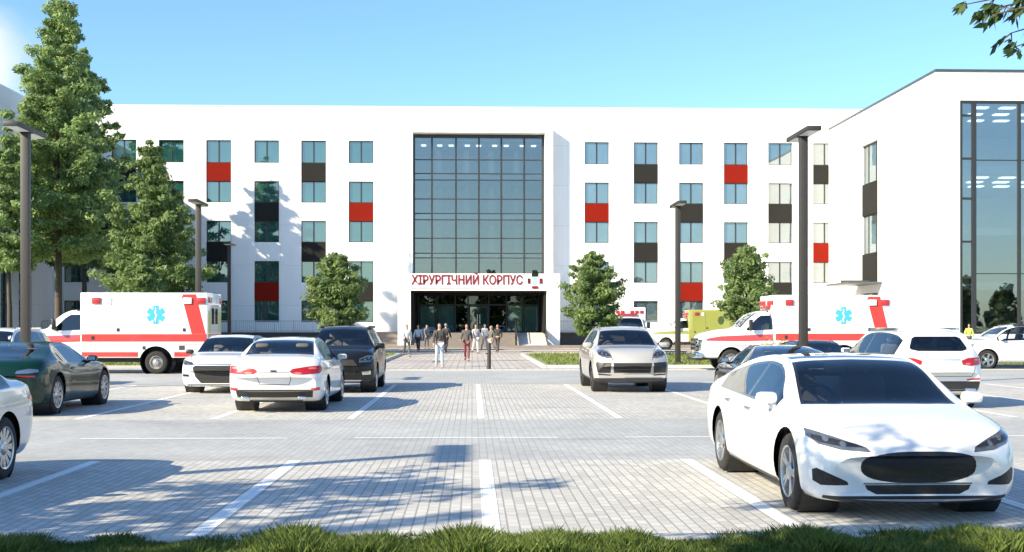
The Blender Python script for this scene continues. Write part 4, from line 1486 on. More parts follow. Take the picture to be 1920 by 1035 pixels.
    for nm, poly, m, both in c.get('rear', []):
        for s in ((-1, 1) if both else (1,)):
            cut([(x * s, z) for x, z in poly], 'front', lambda p, n: p.y < y0 + c.get('tail_zone', .7) and n.y < -.05, nm, m, .004 if nm == 'taillight' else 0)
    for nm, poly, m in c.get('side', []):
        for s in (-1, 1):
            cut(poly, 'side', lambda p, n, s=s: p.x * s > W * .5 and abs(n.x) > .12, nm, m)
    # shut lines
    gb = B()
    def line(a, b, ax, cond, w=.013):
        fs = carve(bm, strip(a, b, w), ax, cond)
        if fs:
            parts.append(('panel_gap', lift(bm, fs), M['gap'], None, []))
    for ya, za, yb, zb in c.get('shuts', []):
        for s in (-1, 1):
            line((ya, za), (yb, zb), 'side', lambda p, n, s=s: p.x * s > W * .5)
    for a, b in c.get('hood_lines', []):
        for s in (-1, 1):
            line((a[0] * s, a[1]), (b[0] * s, b[1]), 'top', lambda p, n: n.z > .3)
    for a, b in c.get('tail_lines', []):
        line(a, b, 'front', lambda p, n: p.y < y0 + .6 and n.y < -.05)
    obj('body', bm, c['paint'], root, smooth=38)
    gb.free()
    for nm, b, m, sm, inner in parts:
        po = obj(nm, b, m, root, smooth=sm)
        for ib, im in inner: obj({'lamp_reflector': 'reflector', 'lamp_housing': 'lamp_housing'}.get(im.name, 'lamp_insert'), ib, im, po, smooth=60)
    # underside and wheel wells
    b = B()
    for ya in c['axles']:
        for s in (-1, 1):
            lathe_x(b, [(s * W * .93, r + .05), (s * (W - .42), r + .05), (s * (W - .42), .05)], 28, 0, ya, r)
    box(b, -W + .42, W - .42, y0 + .35, y1 - .35, low(0) + .01, low(0) + .06)
    box(b, -W * .80, W * .80, max(c['axles']) - r - .1, min(c['axles']) + r + .1, low(0) + .01, low(0) + .08) if False else None
    obj('underbody', b, M['plastic'], root)
    for ya in c['axles']:
        for s in (-1, 1):
            put_wheel(root, s * (W - hub_w / 2 - c.get('wheel_inset', .035)), ya, r, hub_w, c.get('wheel', 'alloy'), c.get('spokes', 10), c.get('rim', M['alloy']))
    # mirrors and handles
    if 'mirror' in c:
        ym = c['mirror']
        zb = belt(ym)
        for s in (-1, 1):
            x = s * (wid(ym) * c.get('shoulder', .955))
            b = B()
            k = c.get('mirror_size', 1)
            box(b, x + s * .07 - .105 * k, x + s * .07 + .10 * k, ym - .05, ym + .075, zb + .035, zb + .035 + .115 * k, .045)
            tube(b, [(x - s * .06, ym + .02, zb - .01), (x + s * .05, ym + .01, zb + .07)], .028, 6)
            mo = obj('mirror', b, c.get('mirror_mat', c['paint']), root, smooth=45)
            b = B()
            box(b, x + s * .07 - .07 * k, x + s * .07 + .07 * k, ym - .056, ym - .0505, zb + .055, zb + .012 + .115 * k)
            obj('mirror_glass', b, M['chrome'], mo)
    for yh in c.get('handles', []):
        for s in (-1, 1):
            z = belt(yh) - .085
            x = wid(yh) * .985
            b = B()
            box(b, s * x - .018, s * x + .018, yh - .10, yh + .10, z - .014, z + .014, .008)
            obj('door_handle', b, c.get('handle_mat', c['paint']), root, smooth=45)
    if c.get('seats'):
        yf, zf, yr, yw = c['seats']
        seats(root, yf, zf, yr, c.get('seat_mat', M['seat']), yw=yw)
    # small solid extras: (name, x0, x1, y0, y1, z0, z1, bevel, material)
    for nm, a0, a1, b0, b1, c0, c1, bv, m in c.get('extras', []):
        b = B(); box(b, a0, a1, b0, b1, c0, c1, bv); obj(nm, b, m, root, smooth=40)
    return root

G = M
def wsym(L2r, L2f, W, rr=.80, ff=.74):
    """half-width along the length; rounded in plan at both ends"""
    return [(L2r, W * rr), (L2r + .05, W * .90), (L2r + .2, W * .955), (L2r + .6, W * .985), (-.2, W), (.8, W), (L2f - .75, W * .985), (L2f - .35, W * .945), (L2f - .12, W * .87), (L2f - .03, W * .80), (L2f, W * ff)]

tesla = dict(paint=G['cwhite'], axles=(1.53, -1.43), wheel_r=.35, tyre_w=.245, spokes=5, rim=G['alloy'],
    top=[(-2.485, .80), (-2.46, .97), (-2.33, 1.06), (-1.95, 1.125), (-1.2, 1.285), (-.6, 1.365), (-.1, 1.39), (.25, 1.375), (.55, 1.31), (.95, 1.12), (1.28, .955), (1.42, .925), (1.75, .865), (2.05, .80), (2.28, .72), (2.40, .665), (2.46, .63), (2.485, .585)],
    belt=[(-2.485, .72), (-2.3, .93), (-1.9, .97), (-1.0, .945), (0, .915), (1.1, .89), (1.6, .83), (2.0, .73), (2.28, .63), (2.485, .50)],
    low=[(-2.485, .34), (-2.3, .24), (-1.9, .19), (1.9, .17), (2.35, .17), (2.485, .20)],
    width=wsym(-2.485, 2.485, .97), tumble=.62, crown=.055, nose_lean=.35, nose_bow=.22, nose_z=.42,
    windshield=((1.26, .735), (.42, .60)), roof_panel=(-.95, .34, .50, .585), roof_mat=G['roofglass'], side_glass=G['cdglass'], rear_window=((-1.95, .60), (-1.05, .50)),
    side_windows=[(-1.48, -1.04), (-.97, -.18), (-.08, 1.0)], sill=.035, rail=.055,
    front=[('headlight', [(.44, .605), (.47, .645), (.64, .70), (.80, .755), (.885, .775), (.895, .72), (.82, .655), (.66, .615)], G['lampclear'], True),
           ('grille', ellipse(0, .475, .50, .145, 32, 2.6), G['gloss'], False),
           ('lower_intake', [(-.44, .275), (-.46, .315), (.46, .315), (.44, .275), (.36, .235), (-.36, .235)], G['mesh'], False),
           ('air_intake', [(.60, .315), (.61, .345), (.85, .455), (.88, .44), (.875, .345), (.82, .31)], G['mesh'], True),
           ('chrome_strip', [(-.47, .318), (-.47, .334), (.47, .334), (.47, .318)], G['chrome'], False),
           ('front_lip', [(-.80, .195), (-.80, .222), (.80, .222), (.80, .195), (.6, .165), (-.6, .165)], G['plastic'], False)],
    side=[('sill_trim', [(-1.02, .15), (-1.02, .235), (1.1, .235), (1.1, .15)], G['plastic'])],
    rear=[('taillight', [(.40, .86), (.42, .92), (.86, .93), (.90, .86), (.8, .83)], G['lampred'], True)],
    shuts=[(1.02, .26, 1.04, .86), (-.14, .26, -.13, .90), (-1.02, .5, -1.12, .92)],
    mirror=.98, handles=(.05, -.92), handle_mat=G['chrome'], seats=(.05, .56, -.95, 1.02), seat_mat=G['seatl'], tail_zone=.5)

malibu = dict(paint=G['cwhite'], axles=(1.50, -1.33), wheel_r=.335, spokes=5,
    top=[(-2.46, .70), (-2.44, .93), (-2.36, 1.03), (-2.1, 1.085), (-1.75, 1.125), (-1.1, 1.375), (-.55, 1.445), (0, 1.455), (.4, 1.40), (.8, 1.24), (1.25, 1.0), (1.4, .97), (1.9, .89), (2.25, .78), (2.4, .68), (2.46, .55)],
    belt=[(-2.46, .66), (-2.36, .93), (-2.0, 1.0), (-1.0, .98), (0, .945), (1.1, .91), (1.7, .83), (2.2, .68), (2.46, .5)],
    low=[(-2.46, .42), (-2.35, .30), (-1.9, .21), (1.9, .19), (2.46, .22)],
    width=wsym(-2.46, 2.46, .925, .86), tumble=.60, crown=.06, tail_lean=.30, tail_bow=.16, tail_z=.66,
    windshield=((1.2, .72), (.42, .60)), rear_window=((-1.70, .68), (-.98, .58)),
    side_windows=[(-1.45, -1.0), (-.95, -.1), (-.03, 1.0)],
    rear=[('taillight', [(.30, .80), (.36, .855), (.62, .895), (.86, .915), (.90, .85), (.86, .765), (.55, .745), (.38, .755)], G['lampred'], True),
          ('bumper_trim', [(-.74, .425), (-.70, .455), (.70, .455), (.74, .425), (.72, .30), (-.72, .30)], G['plastic'], False),
          ('reflector', [(.70, .425), (.70, .48), (.86, .50), (.86, .44)], G['lampdred'], True)],
    tail_lines=[((-.30, .79), (.30, .79)), ((-.34, .74), (-.28, .55)), ((.34, .74), (.28, .55)), ((-.28, .55), (.28, .55))],
    front=[('headlight', [(.45, .62), (.50, .70), (.84, .76), (.88, .68)], G['lampclear'], True), ('grille', [(-.45, .35), (-.55, .6), (.55, .6), (.45, .35)], G['mesh'], False)],
    extras=[('exhaust_tip', -.62, -.46, -2.40, -2.28, .27, .33, .02, G['chrome']), ('exhaust_tip', .46, .62, -2.40, -2.28, .27, .33, .02, G['chrome']), ('tail_badge', -.06, .06, -2.452, -2.43, .805, .835, .008, G['plastic'])],
    shuts=[(1.0, .28, 1.02, .9), (-.06, .28, -.05, .93), (-1.0, .5, -1.1, .95)], side=[('sill_trim', [(-.95, .17), (-.95, .235), (1.1, .235), (1.1, .17)], G['plastic'])],
    mirror=.92, handles=(.15, -.82), seats=(.05, .58, -.85, .98))

sedanf = dict(malibu)
sedanf.update(rear=[], extras=[], tail_lines=[], nose_lean=.25, nose_z=.5, nose_bow=.14, rim=G['alloy'],
    top=[(-2.40, .75), (-2.36, .98), (-2.2, 1.06), (-1.75, 1.12), (-1.1, 1.36), (-.55, 1.44), (0, 1.45), (.4, 1.40), (.8, 1.24), (1.25, 1.02), (1.4, .99), (1.9, .94), (2.2, .87), (2.36, .80), (2.43, .70), (2.46, .58)],
    belt=[(-2.40, .66), (-2.3, .93), (-2.0, 1.0), (-1.0, .98), (0, .945), (1.1, .92), (1.7, .87), (2.2, .76), (2.46, .54)],
    low=[(-2.40, .42), (-2.3, .30), (-1.9, .21), (1.9, .19), (2.46, .19)],
    width=wsym(-2.40, 2.46, .93, .82, .86),
    front=[('headlight', [(.54, .70), (.56, .77), (.80, .83), (.90, .84), (.91, .76), (.78, .70)], G['lampclear'], True),
           ('grille', [(-.36, .26), (-.50, .42), (-.56, .66), (-.50, .70), (.50, .70), (.56, .66), (.50, .42), (.36, .26)], G['mesh'], False),
           ('grille_bar', [(-.58, .715), (-.57, .738), (.57, .738), (.58, .715)], G['chrome'], False),
           ('fog_light', [(.64, .42), (.66, .48), (.84, .49), (.84, .43)], G['plastic'], True),
           ('lower_intake', [(-.7, .20), (-.7, .235), (.7, .235), (.7, .20)], G['plastic'], False)],
    hood_lines=[((.76, 1.36), (.70, 1.9)), ((.70, 1.9), (.58, 2.34))], mirror_mat=G['plastic'])

cayenne = dict(paint=G['cbeige'], axles=(1.47, -1.43), wheel_r=.375, tyre_w=.27, spokes=5, rim=G['alloyd'],
    top=[(-2.44, .85), (-2.42, 1.05), (-2.3, 1.2), (-1.75, 1.50), (-1.1, 1.62), (-.4, 1.67), (.1, 1.66), (.5, 1.58), (.9, 1.38), (1.25, 1.19), (1.4, 1.165), (1.9, 1.11), (2.2, 1.03), (2.36, .93), (2.44, .80), (2.46, .68)],
    belt=[(-2.44, .8), (-2.2, 1.1), (-1.5, 1.13), (0, 1.10), (1.1, 1.08), (1.7, 1.02), (2.2, .90), (2.46, .62)],
    low=[(-2.44, .5), (-2.2, .32), (-1.9, .27), (1.9, .25), (2.3, .25), (2.46, .30)],
    width=wsym(-2.44, 2.46, .985, .82, .86), tumble=.52, crown=.07, nose_lean=.28, nose_z=.62, nose_bow=.20, shoulder=.945,
    windshield=((1.2, .77), (.48, .62)), rear_window=((-2.22, .6), (-1.75, .55)),
    side_windows=[(-1.85, -1.25), (-1.18, -.2), (-.12, .98)],
    front=[('headlight', [(.52, .88), (.54, .95), (.60, 1.04), (.70, 1.085), (.80, 1.09), (.86, 1.04), (.84, .95), (.76, .90), (.62, .87)], G['lampclear'], True),
           ('grille', [(-.46, .50), (-.49, .755), (.49, .755), (.46, .50)], G['mesh'], False),
           ('air_intake', [(.54, .50), (.53, .76), (.88, .775), (.90, .72), (.86, .50)], G['plastic'], True),
           ('intake_slat', [(.50, .455), (.56, .43), (.86, .45), (.84, .49)], G['plastic'], True),
           ('lower_trim', [(-.80, .26), (-.86, .33), (-.45, .345), (-.38, .41), (.38, .41), (.45, .345), (.86, .33), (.80, .26)][1:7], G['plastic'], False),
           ('front_lip', [(-.92, .25), (-.92, .37), (.92, .37), (.92, .25)], G['plastic'], False)],
    side=[('sill_trim', [(-.95, .22), (-.95, .33), (1.0, .33), (1.0, .22)], G['plastic'])],
    extras=[('grille_bar', -.47, .47, 2.425, 2.44, .66, .675, .003, G['plastic']), ('grille_bar', -.47, .47, 2.425, 2.44, .58, .595, .003, G['plastic']),
            ('roof_rail', -.66, -.62, -1.3, .35, 1.60, 1.66, .012, G['chrome']), ('roof_rail', .62, .66, -1.3, .35, 1.60, 1.66, .012, G['chrome'])],
    shuts=[(1.0, .36, 1.02, 1.06), (-.15, .36, -.14, 1.08), (-1.1, .7, -1.2, 1.1)], hood_lines=[((.74, 1.36), (.62, 1.9)), ((.62, 1.9), (.50, 2.32))],
    mirror=.9, mirror_size=1.15, handles=(.05, -.95), seats=(.0, .72, -.95, .98))

bsuv = dict(cayenne)
bsuv.update(paint=G['cblack'], rim=G['alloy'], shoulder=.95,
    top=[(-2.33, .9), (-2.30, 1.15), (-2.2, 1.35), (-1.9, 1.56), (-1.2, 1.655), (-.4, 1.69), (.1, 1.68), (.45, 1.62), (.85, 1.40), (1.2, 1.17), (1.35, 1.14), (1.8, 1.09), (2.1, 1.0), (2.25, .92), (2.32, .82), (2.34, .70)],
    belt=[(-2.33, .85), (-2.1, 1.1), (-1.5, 1.13), (0, 1.09), (1.1, 1.06), (1.7, .99), (2.1, .88), (2.34, .64)],
    low=[(-2.33, .5), (-2.1, .32), (-1.8, .27), (1.8, .25), (2.2, .25), (2.34, .30)],
    width=wsym(-2.33, 2.34, .95, .84, .84), axles=(1.38, -1.32), wheel_r=.365,
    windshield=((1.15, .75), (.45, .62)), rear_window=((-2.2, .62), (-1.92, .58)),
    side_windows=[(-1.9, -1.2), (-1.12, -.2), (-.12, .95)],
    front=[('headlight', [(.54, .77), (.55, .86), (.72, .94), (.87, .95), (.88, .85), (.80, .78)], G['lampclear'], True),
           ('grille', [(-.42, .48), (-.50, .70), (-.40, .84), (.40, .84), (.50, .70), (.42, .48)], G['mesh'], False),
           ('grille_bar', [(-.46, .70), (-.46, .73), (.46, .73), (.46, .70)], G['chrome'], False),
           ('fog_light', [(.62, .46), (.60, .54), (.82, .56), (.82, .47)], G['chrome'], True),
           ('skid_plate', [(-.55, .27), (-.6, .33), (.6, .33), (.55, .27)], G['alloy'], False)],
    side=[('sill_trim', [(-.9, .24), (-.9, .33), (.9, .33), (.9, .24)], G['chrome'])],
    extras=[('roof_rail', -.66, -.62, -1.4, .3, 1.62, 1.69, .012, G['plastic']), ('roof_rail', .62, .66, -1.4, .3, 1.62, 1.69, .012, G['plastic'])],
    mirror=.88, shuts=[(.95, .36, .97, 1.04), (-.15, .36, -.14, 1.06), (-1.05, .7, -1.15, 1.08)], hood_lines=[], handle_mat=G['chrome'])

glc = dict(paint=G['cwhite'], axles=(1.42, -1.45), wheel_r=.37, tyre_w=.25, spokes=5, rim=G['alloy'], shoulder=.95,
    top=[(-2.33, .75), (-2.31, 1.0), (-2.26, 1.16), (-2.16, 1.28), (-1.86, 1.52), (-1.3, 1.61), (-.5, 1.645), (.1, 1.63), (.45, 1.56), (.85, 1.36), (1.2, 1.13), (1.35, 1.10), (1.8, 1.05), (2.1, .97), (2.25, .89), (2.32, .80), (2.34, .68)],
    belt=[(-2.33, .70), (-2.2, 1.06), (-1.5, 1.09), (0, 1.06), (1.1, 1.03), (1.7, .97), (2.1, .86), (2.34, .62)],
    low=[(-2.33, .40), (-2.2, .32), (-1.8, .26), (1.8, .25), (2.2, .25), (2.34, .30)],
    width=wsym(-2.33, 2.34, .945, .88, .84), tumble=.50, crown=.07, tail_lean=.16, tail_bow=.20, tail_z=.75,
    windshield=((1.15, .75), (.45, .62)), rear_window_back=[(-.57, 1.20), (-.59, 1.24), (-.50, 1.43), (-.43, 1.465), (.43, 1.465), (.50, 1.43), (.59, 1.24), (.57, 1.20), (.45, 1.17), (-.45, 1.17)],
    side_windows=[(-1.88, -1.25), (-1.18, -.2), (-.12, .95)],
    rear=[('taillight', [(.42, .90), (.40, .98), (.55, 1.03), (.86, 1.045), (.91, .98), (.88, .90), (.62, .875)], G['lampred'], True),
          ('bumper_trim', [(-.84, .44), (-.86, .56), (.86, .56), (.84, .44), (.78, .36), (-.78, .36)], G['plastic'], False),
          ('reflector', [(.56, .575), (.56, .61), (.84, .63), (.84, .59)], G['lampdred'], True),
          ('tailgate_trim', [(-.38, .985), (-.38, 1.005), (.38, 1.005), (.38, .985)], G['chrome'], False)],
    tail_lines=[((-.72, .86), (-.66, .66)), ((.72, .86), (.66, .66)), ((-.66, .66), (.66, .66))], tail_zone=.6,
    extras=[('exhaust_tip', -.68, -.46, -2.30, -2.2, .37, .43, .02, G['chrome']), ('exhaust_tip', .46, .68, -2.30, -2.2, .37, .43, .02, G['chrome']),
            ('roof_rail', -.66, -.62, -1.5, .3, 1.58, 1.64, .012, G['chrome']), ('roof_rail', .62, .66, -1.5, .3, 1.58, 1.64, .012, G['chrome'])],
    side=[('sill_trim', [(-.98, .23), (-.98, .32), (.95, .32), (.95, .23)], G['plastic'])],
    shuts=[(.95, .36, .97, 1.02), (-.15, .36, -.14, 1.04), (-1.05, .7, -1.15, 1.06)], mirror=.88, handles=(.05, -.95), seats=(.0, .70, -.95, .95))

coupe = dict(paint=G['cgreen'], axles=(1.42, -1.32), wheel_r=.35, tyre_w=.27, spokes=10, rim=G['alloy'], shoulder=.93,
    top=[(-2.33, .72), (-2.31, .86), (-2.22, .955), (-2.0, 1.005), (-1.6, 1.085), (-1.0, 1.225), (-.5, 1.285), (-.1, 1.285), (.2, 1.235), (.6, 1.07), (.95, .935), (1.1, .915), (1.6, .87), (2.0, .77), (2.22, .66), (2.33, .52)],
    belt=[(-2.33, .68), (-2.2, .88), (-1.8, .95), (-1.3, .955), (-.6, .89), (.2, .86), (1.0, .85), (1.5, .82), (2.0, .68), (2.33, .46)],
    low=[(-2.33, .40), (-2.2, .28), (-1.8, .19), (1.8, .16), (2.33, .18)],
    width=[(-2.33, .74), (-2.28, .82), (-2.1, .89), (-1.7, .945), (-1.3, .955), (-.5, .915), (.5, .915), (1.3, .935), (1.8, .90), (2.15, .80), (2.28, .70), (2.33, .60)],
    tumble=.72, crown=.05, tail_lean=.35, tail_bow=.18, glass=G['cglass'],
    windshield=((.92, .70), (.14, .56)), rear_window=((-1.95, .56), (-.85, .52)),
    side_windows=[(-1.55, -.62), (-.56, .70)], sill=.015, rail=.04,
    rear=[('taillight', [(.50, .755), (.52, .80), (.70, .835), (.83, .82), (.84, .775), (.7, .755)], G['lampwhite'], True),
          ('taillight_lens', [(.52, .70), (.52, .72), (.80, .715), (.80, .69)], G['lampred'], True),
          ('bumper_trim', [(-.66, .30), (-.68, .42), (.68, .42), (.66, .30)], G['plastic'], False)],
    front=[('headlight', [(.50, .60), (.54, .66), (.74, .74), (.80, .70), (.74, .60)], G['lampclear'], True),
           ('grille', [(-.40, .34), (-.48, .46), (-.36, .54), (.36, .54), (.48, .46), (.40, .34)], G['mesh'], False)],
    side=[('sill_trim', [(-.9, .15), (-.9, .22), (1.0, .22), (1.0, .15)], G['plastic']), ('side_vent', [(.98, .56), (.98, .66), (1.06, .66), (1.04, .56)], G['plastic'])],
    shuts=[(.86, .25, .92, .80), (-.60, .25, -.62, .86)], mirror=.62, handles=(-.42,), seats=(-.15, .42, -.75, .75), tail_zone=.5)
coupe_dark = dict(coupe, paint=G['cdark'])
coupe_conv = dict(coupe, paint=G['cblack'])

silver = dict(malibu)
silver.update(paint=G['csilver'], spokes=12, wheel_r=.345, rim=G['alloy'], extras=[])
whsed = dict(sedanf); whsed.update(spokes=10)
whsuv = dict(glc); whsuv.update(rear_window_back=[(-.5, 1.2), (-.5, 1.45), (.5, 1.45), (.5, 1.2)])

whside = dict(bsuv, paint=G['cwhite'], mirror_mat=G['cwhite'])
PI = math.pi
CG = 'cars parked in the bays of the car park'
make_car(tesla, 'parked_car', 'white sedan with black glass roof and oval black grille in the right foreground', (3.81, 12.40, 0), PI, CG)
make_car(silver, 'parked_car', 'silver sedan cut off by the left edge of the picture in the near row', (-5.98, 11.95, 0), PI, CG)
make_car(malibu, 'parked_car', 'white sedan seen from behind with two red tail lights left of centre', (-3.80, 25.5, 0), 0, CG)
make_car(coupe, 'parked_car', 'dark green low sports coupe seen from behind on the left', (-8.85, 24.5, 0), 0, CG).scale = (1.06, 1.06, 1.07)
make_car(coupe_dark, 'parked_car', 'charcoal sports coupe mostly hidden behind the white foreground sedan', (6.38, 25.2, 0), 0, CG)
make_car(glc, 'parked_car', 'white estate car with red tail lights seen from behind at the right', (9.45, 26.1, 0), 0, CG)
make_car(cayenne, 'parked_car', 'pale beige car with wide front intakes facing the viewer right of centre', (4.02, 32.3, 0), PI, CG)
make_car(bsuv, 'parked_car', 'black car with roof rails facing the viewer behind the white sedan', (-3.36, 32.2, 0), PI, CG)
make_car(sedanf, 'parked_car', 'white sedan with a large dark grille facing the viewer on the left', (-6.36, 32.3, 0), PI, CG)
make_car(coupe_conv, 'parked_car', 'black low coupe facing the viewer between the lamp post and the white estate car', (9.55, 33.2, 0), PI, CG)
make_car(whsuv, 'parked_car', 'white tall car at the far left behind the green sports coupe', (-13.1, 33.6, 0), PI, CG)
make_car(whside, 'parked_car', 'white car standing sideways at the right edge near the hospital wing', (21.3, 46.6, 0), PI / 2).scale = (1.04, 1.04, 1.04)

# ------------------------------------------------------------------ ambulances
cab = dict(axles=(1.62,), wheel_r=.40, tyre_w=.26, wheel='steel',
    top=[(-.35, 2.28), (-.2, 2.29), (.35, 2.27), (.62, 2.19), (.95, 1.97), (1.28, 1.66), (1.42, 1.61), (2.0, 1.53), (2.55, 1.42), (2.76, 1.33), (2.85, 1.18), (2.88, 1.0)],
    belt=[(-.35, 1.50), (.4, 1.49), (1.2, 1.46), (2.0, 1.37), (2.55, 1.26), (2.88, .92)],
    low=[(-.35, .48), (1.0, .46), (2.4, .46), (2.88, .56)],
    width=[(-.35, 1.0), (1.2, 1.0), (2.2, .985), (2.6, .965), (2.8, .92), (2.88, .86)], tumble=.20, crown=.09, nose_lean=.05, nose_z=.85, nose_bow=.12)

def star(bm, x, y, z, r, axis, th, s):
    """six armed rescue star standing on a side wall (axis 'x' = wall runs along y in local space)"""
    w = r * .30
    for k in range(3):
        a = PI / 3 * k
        u = Vector((0, math.sin(a), math.cos(a))); v = Vector((0, math.cos(a), -math.sin(a)))
        q = [u * r + v * w, u * r - v * w, -u * r - v * w, -u * r + v * w]
        off = th + .0006 * k
        f0 = [bm.verts.new((x + s * off, y + p.y, z + p.z)) for p in q]
        f1 = [bm.verts.new((x, y + p.y, z + p.z)) for p in q]
        bm.faces.new(f0)
        for i in range(4): bm.faces.new((f0[i], f1[i], f1[(i + 1) % 4], f0[(i + 1) % 4]))

def make_ambulance(label, loc, rz, white, red, lime=False):
    root = thing('ambulance', label, 'ambulance', loc, rz, 'ambulances in front of the hospital')
    c = cab
    bm, top, belt, wid, low = car_shell(c)
    parts = []
    def cut(poly, ax, cond, nm, m, push=0):
        fs = carve(bm, poly, ax, cond)
        if fs: parts.append((nm, lift(bm, fs, push), m))
    for s in (-1, 1):
        fs = carve(bm, ellipse(1.62, .40, .50, .50, 28), 'side', lambda p, n, s=s: p.x * s > .6 and p.z < 1.2)
        if fs: lift(bm, fs).free()
    cut([(-.84, 1.22), (-.5, 1.29), (.5, 1.29), (.84, 1.22), (.74, .60), (-.74, .60)], 'top', lambda p, n: n.z > .1 and p.z > 1.5, 'windshield', M['cglass'])
    for s in (-1, 1):
        sd_ = lambda p, n, s=s: p.x * s > .5 and abs(n.x) > .35
        cut([(-.12, 1.55), (.98, 1.51), (1.04, 1.56), (.62, 1.97), (.46, 2.08), (-.08, 2.10), (-.12, 2.06)], 'side', sd_, 'side_window', M['cdglass'])
        cut([(-.36, 1.14), (-.36, 1.40), (2.0, 1.30), (2.62, 1.20), (2.68, 1.12), (1.2, 1.10)], 'side', sd_, 'red_stripe', red)
        cut([(-.36, .985), (-.36, 1.01), (2.2, .93), (2.2, .905)], 'side', sd_, 'red_stripe', red)
        cut([(-.36, .44), (-.36, .56), (1.05, .56), (1.05, .44)], 'side', sd_, 'step_trim', M['plastic'])
        for a, b in (((-.20, .58), (-.20, 1.52)), ((1.05, .60), (1.10, 1.46))):
            cut(strip(a, b, .014), 'side', sd_, 'panel_gap', M['gap'])
    for s in (-1, 1):
        cut([(.55 * s, .82), (.55 * s, 1.14), (.85 * s, 1.14), (.87 * s, .82)], 'front', lambda p, n: p.y > 2.2 and n.y > .05, 'headlight', M['lampclear'], .005)
    cut([(-.50, .76), (-.50, 1.20), (.50, 1.20), (.50, .76)], 'front', lambda p, n: p.y > 2.4 and n.y > .05, 'grille', M['mesh'])
    obj('cab', bm, white, root, smooth=38)
    for nm, b, m in parts: obj(nm, b, m, root, smooth=50)
    # chrome grille surround, bumper
    b = B()
    for z in (.76, .90, 1.05, 1.20): box(b, -.52, .52, 2.78, 2.89, z - .022, z + .022)
    for x in (-.52, -.012, .496): box(b, x, x + .024, 2.78, 2.889, .738, 1.222)
    for s in (-1, 1):
        for z in (.80, .98, 1.16): box(b, s * .70 - .17, s * .70 + .17, 2.66, 2.835, z - .016, z + .016)
    obj('grille_frame', b, M['chrome'], root)
    b = B(); box(b, -.98, .98, 2.70, 2.98, .46, .68, .04); obj('bumper', b, M['chrome'], root, smooth=40)
    b = B(); box(b, -.98, .98, 2.72, 2.985, .38, .45, .02); obj('bumper_trim', b, M['plastic'], root, smooth=40)
    # patient module
    y0, y1, w, z0, z1 = -4.42, .02, 1.16, .56, 2.86
    bm = B()
    box(bm, -w, w, y0, y1, z0, z1, .05)
    bm.normal_update()
    parts = []
    for s in (-1, 1):
        sd_ = lambda p, n, s=s: p.x * s > w * .8 and abs(n.x) > .5
        fs = carve(bm, ellipse(-2.62, .42, .58, .56, 28), 'side', lambda p, n, s=s: p.x * s > .55 and (abs(n.x) > .5 or p.z < .62))
        if fs: lift(bm, fs).free()
        cut([(y0 + .03, 1.13), (y0 + .03, 1.40), (y1 - .05, 1.40), (y1 - .05, 1.13)], 'side', sd_, 'red_stripe', red)
        if not lime:
            cut([(-4.36, 1.402), (-3.86, 1.402), (-3.52, 2.70), (-3.56, 2.80), (-4.02, 2.80)], 'side', sd_, 'red_band', red)
        cut([(y0 + .03, 1.035), (y0 + .03, 1.055), (y1 - .05, 1.055), (y1 - .05, 1.035)], 'side', sd_, 'red_stripe', red)
        cut([(-2.0, .60), (-2.0, .77), (y1 - .06, .77), (y1 - .06, .60)], 'side', sd_, 'red_stripe', red)
        cut([(y0 + .1, .60), (y0 + .1, .77), (-3.25, .77), (-3.25, .60)], 'side', sd_, 'red_stripe', red)
        for yy in (-.35, -1.18):
            cut(strip((yy, .80), (yy, 2.62), .012), 'side', sd_, 'panel_gap', M['gap'])
        cut(strip((-1.18, 2.62), (-.35, 2.62), .012), 'side', sd_, 'panel_gap', M['gap'])
        for yy in (-1.75, -2.35): cut(strip((yy, .80), (yy, 1.02), .012), 'side', sd_, 'panel_gap', M['gap'])
    rr_ = lambda p, n: n.y < -.5
    for s in (-1, 1):
        cut([(s * .06, 1.75), (s * .06, 2.32), (s * .52, 2.32), (s * .52, 1.75)], 'front', rr_, 'rear_window', M['cdglass'])
        cut([(s * .66, 1.45), (s * .66, 2.2), (s * 1.06, 2.2), (s * 1.06, 1.45)], 'front', rr_, 'rear_marking', M['lime'])
    cut([(-1.08, 1.13), (-1.08, 1.40), (1.08, 1.40), (1.08, 1.13)], 'front', rr_, 'red_stripe', red)
    cut([(-.006, .62), (-.006, 1.12), (.006, 1.12), (.006, .62)], 'front', rr_, 'panel_gap', M['gap'])
    obj('patient_module', bm, M['agreen'] if lime else white, root, smooth=40)
    for nm, b, m in parts: obj(nm, b, m, root)
    for s in (-1, 1):
        if not lime:
            b = B(); star(b, s * w, -2.62, 2.08, .33, 'x', .006, s); st = obj('rescue_star', b, M['blue'], root)
            b = B(); tube(b, [(s * (w + .007), -2.62, 1.83), (s * (w + .007), -2.62, 2.33)], .016, 6)
            tube(b, [(s * (w + .010), -2.62 + .05 * math.sin(k * .9), 1.86 + k * .035) for k in range(12)], .012, 5)
            obj('staff', b, M['panelw'], st)
        else:
            b = B(); prism(b, [(p[0] - 2.3, p[1] + 2.1) for p in ellipse(0, 0, .24, .32, 8)], s * w, s * (w + .006), lambda a, b_, t: (t, a, b_)); obj('emblem', b, mat('emblem_dark_green', (.05, .09, .03), .5), root)
        for yy, m in ((-.55, M['lampdred']), (-3.72, M['panelw']), (-4.2, M['lampdred'])):
            b = B(); box(b, s * w - .02 if s > 0 else s * w - .05, s * w + .05 if s > 0 else s * w + .02, yy - .15, yy + .15, 2.46, 2.68, .015); obj('warning_light', b, m, root, smooth=40)
        b = B(); box(b, min(s * (w - .01), s * (w + .025)), max(s * (w - .01), s * (w + .025)), -1.08, -.9, 2.42, 2.66, .01); obj('side_lamp', b, M['lens'], root)
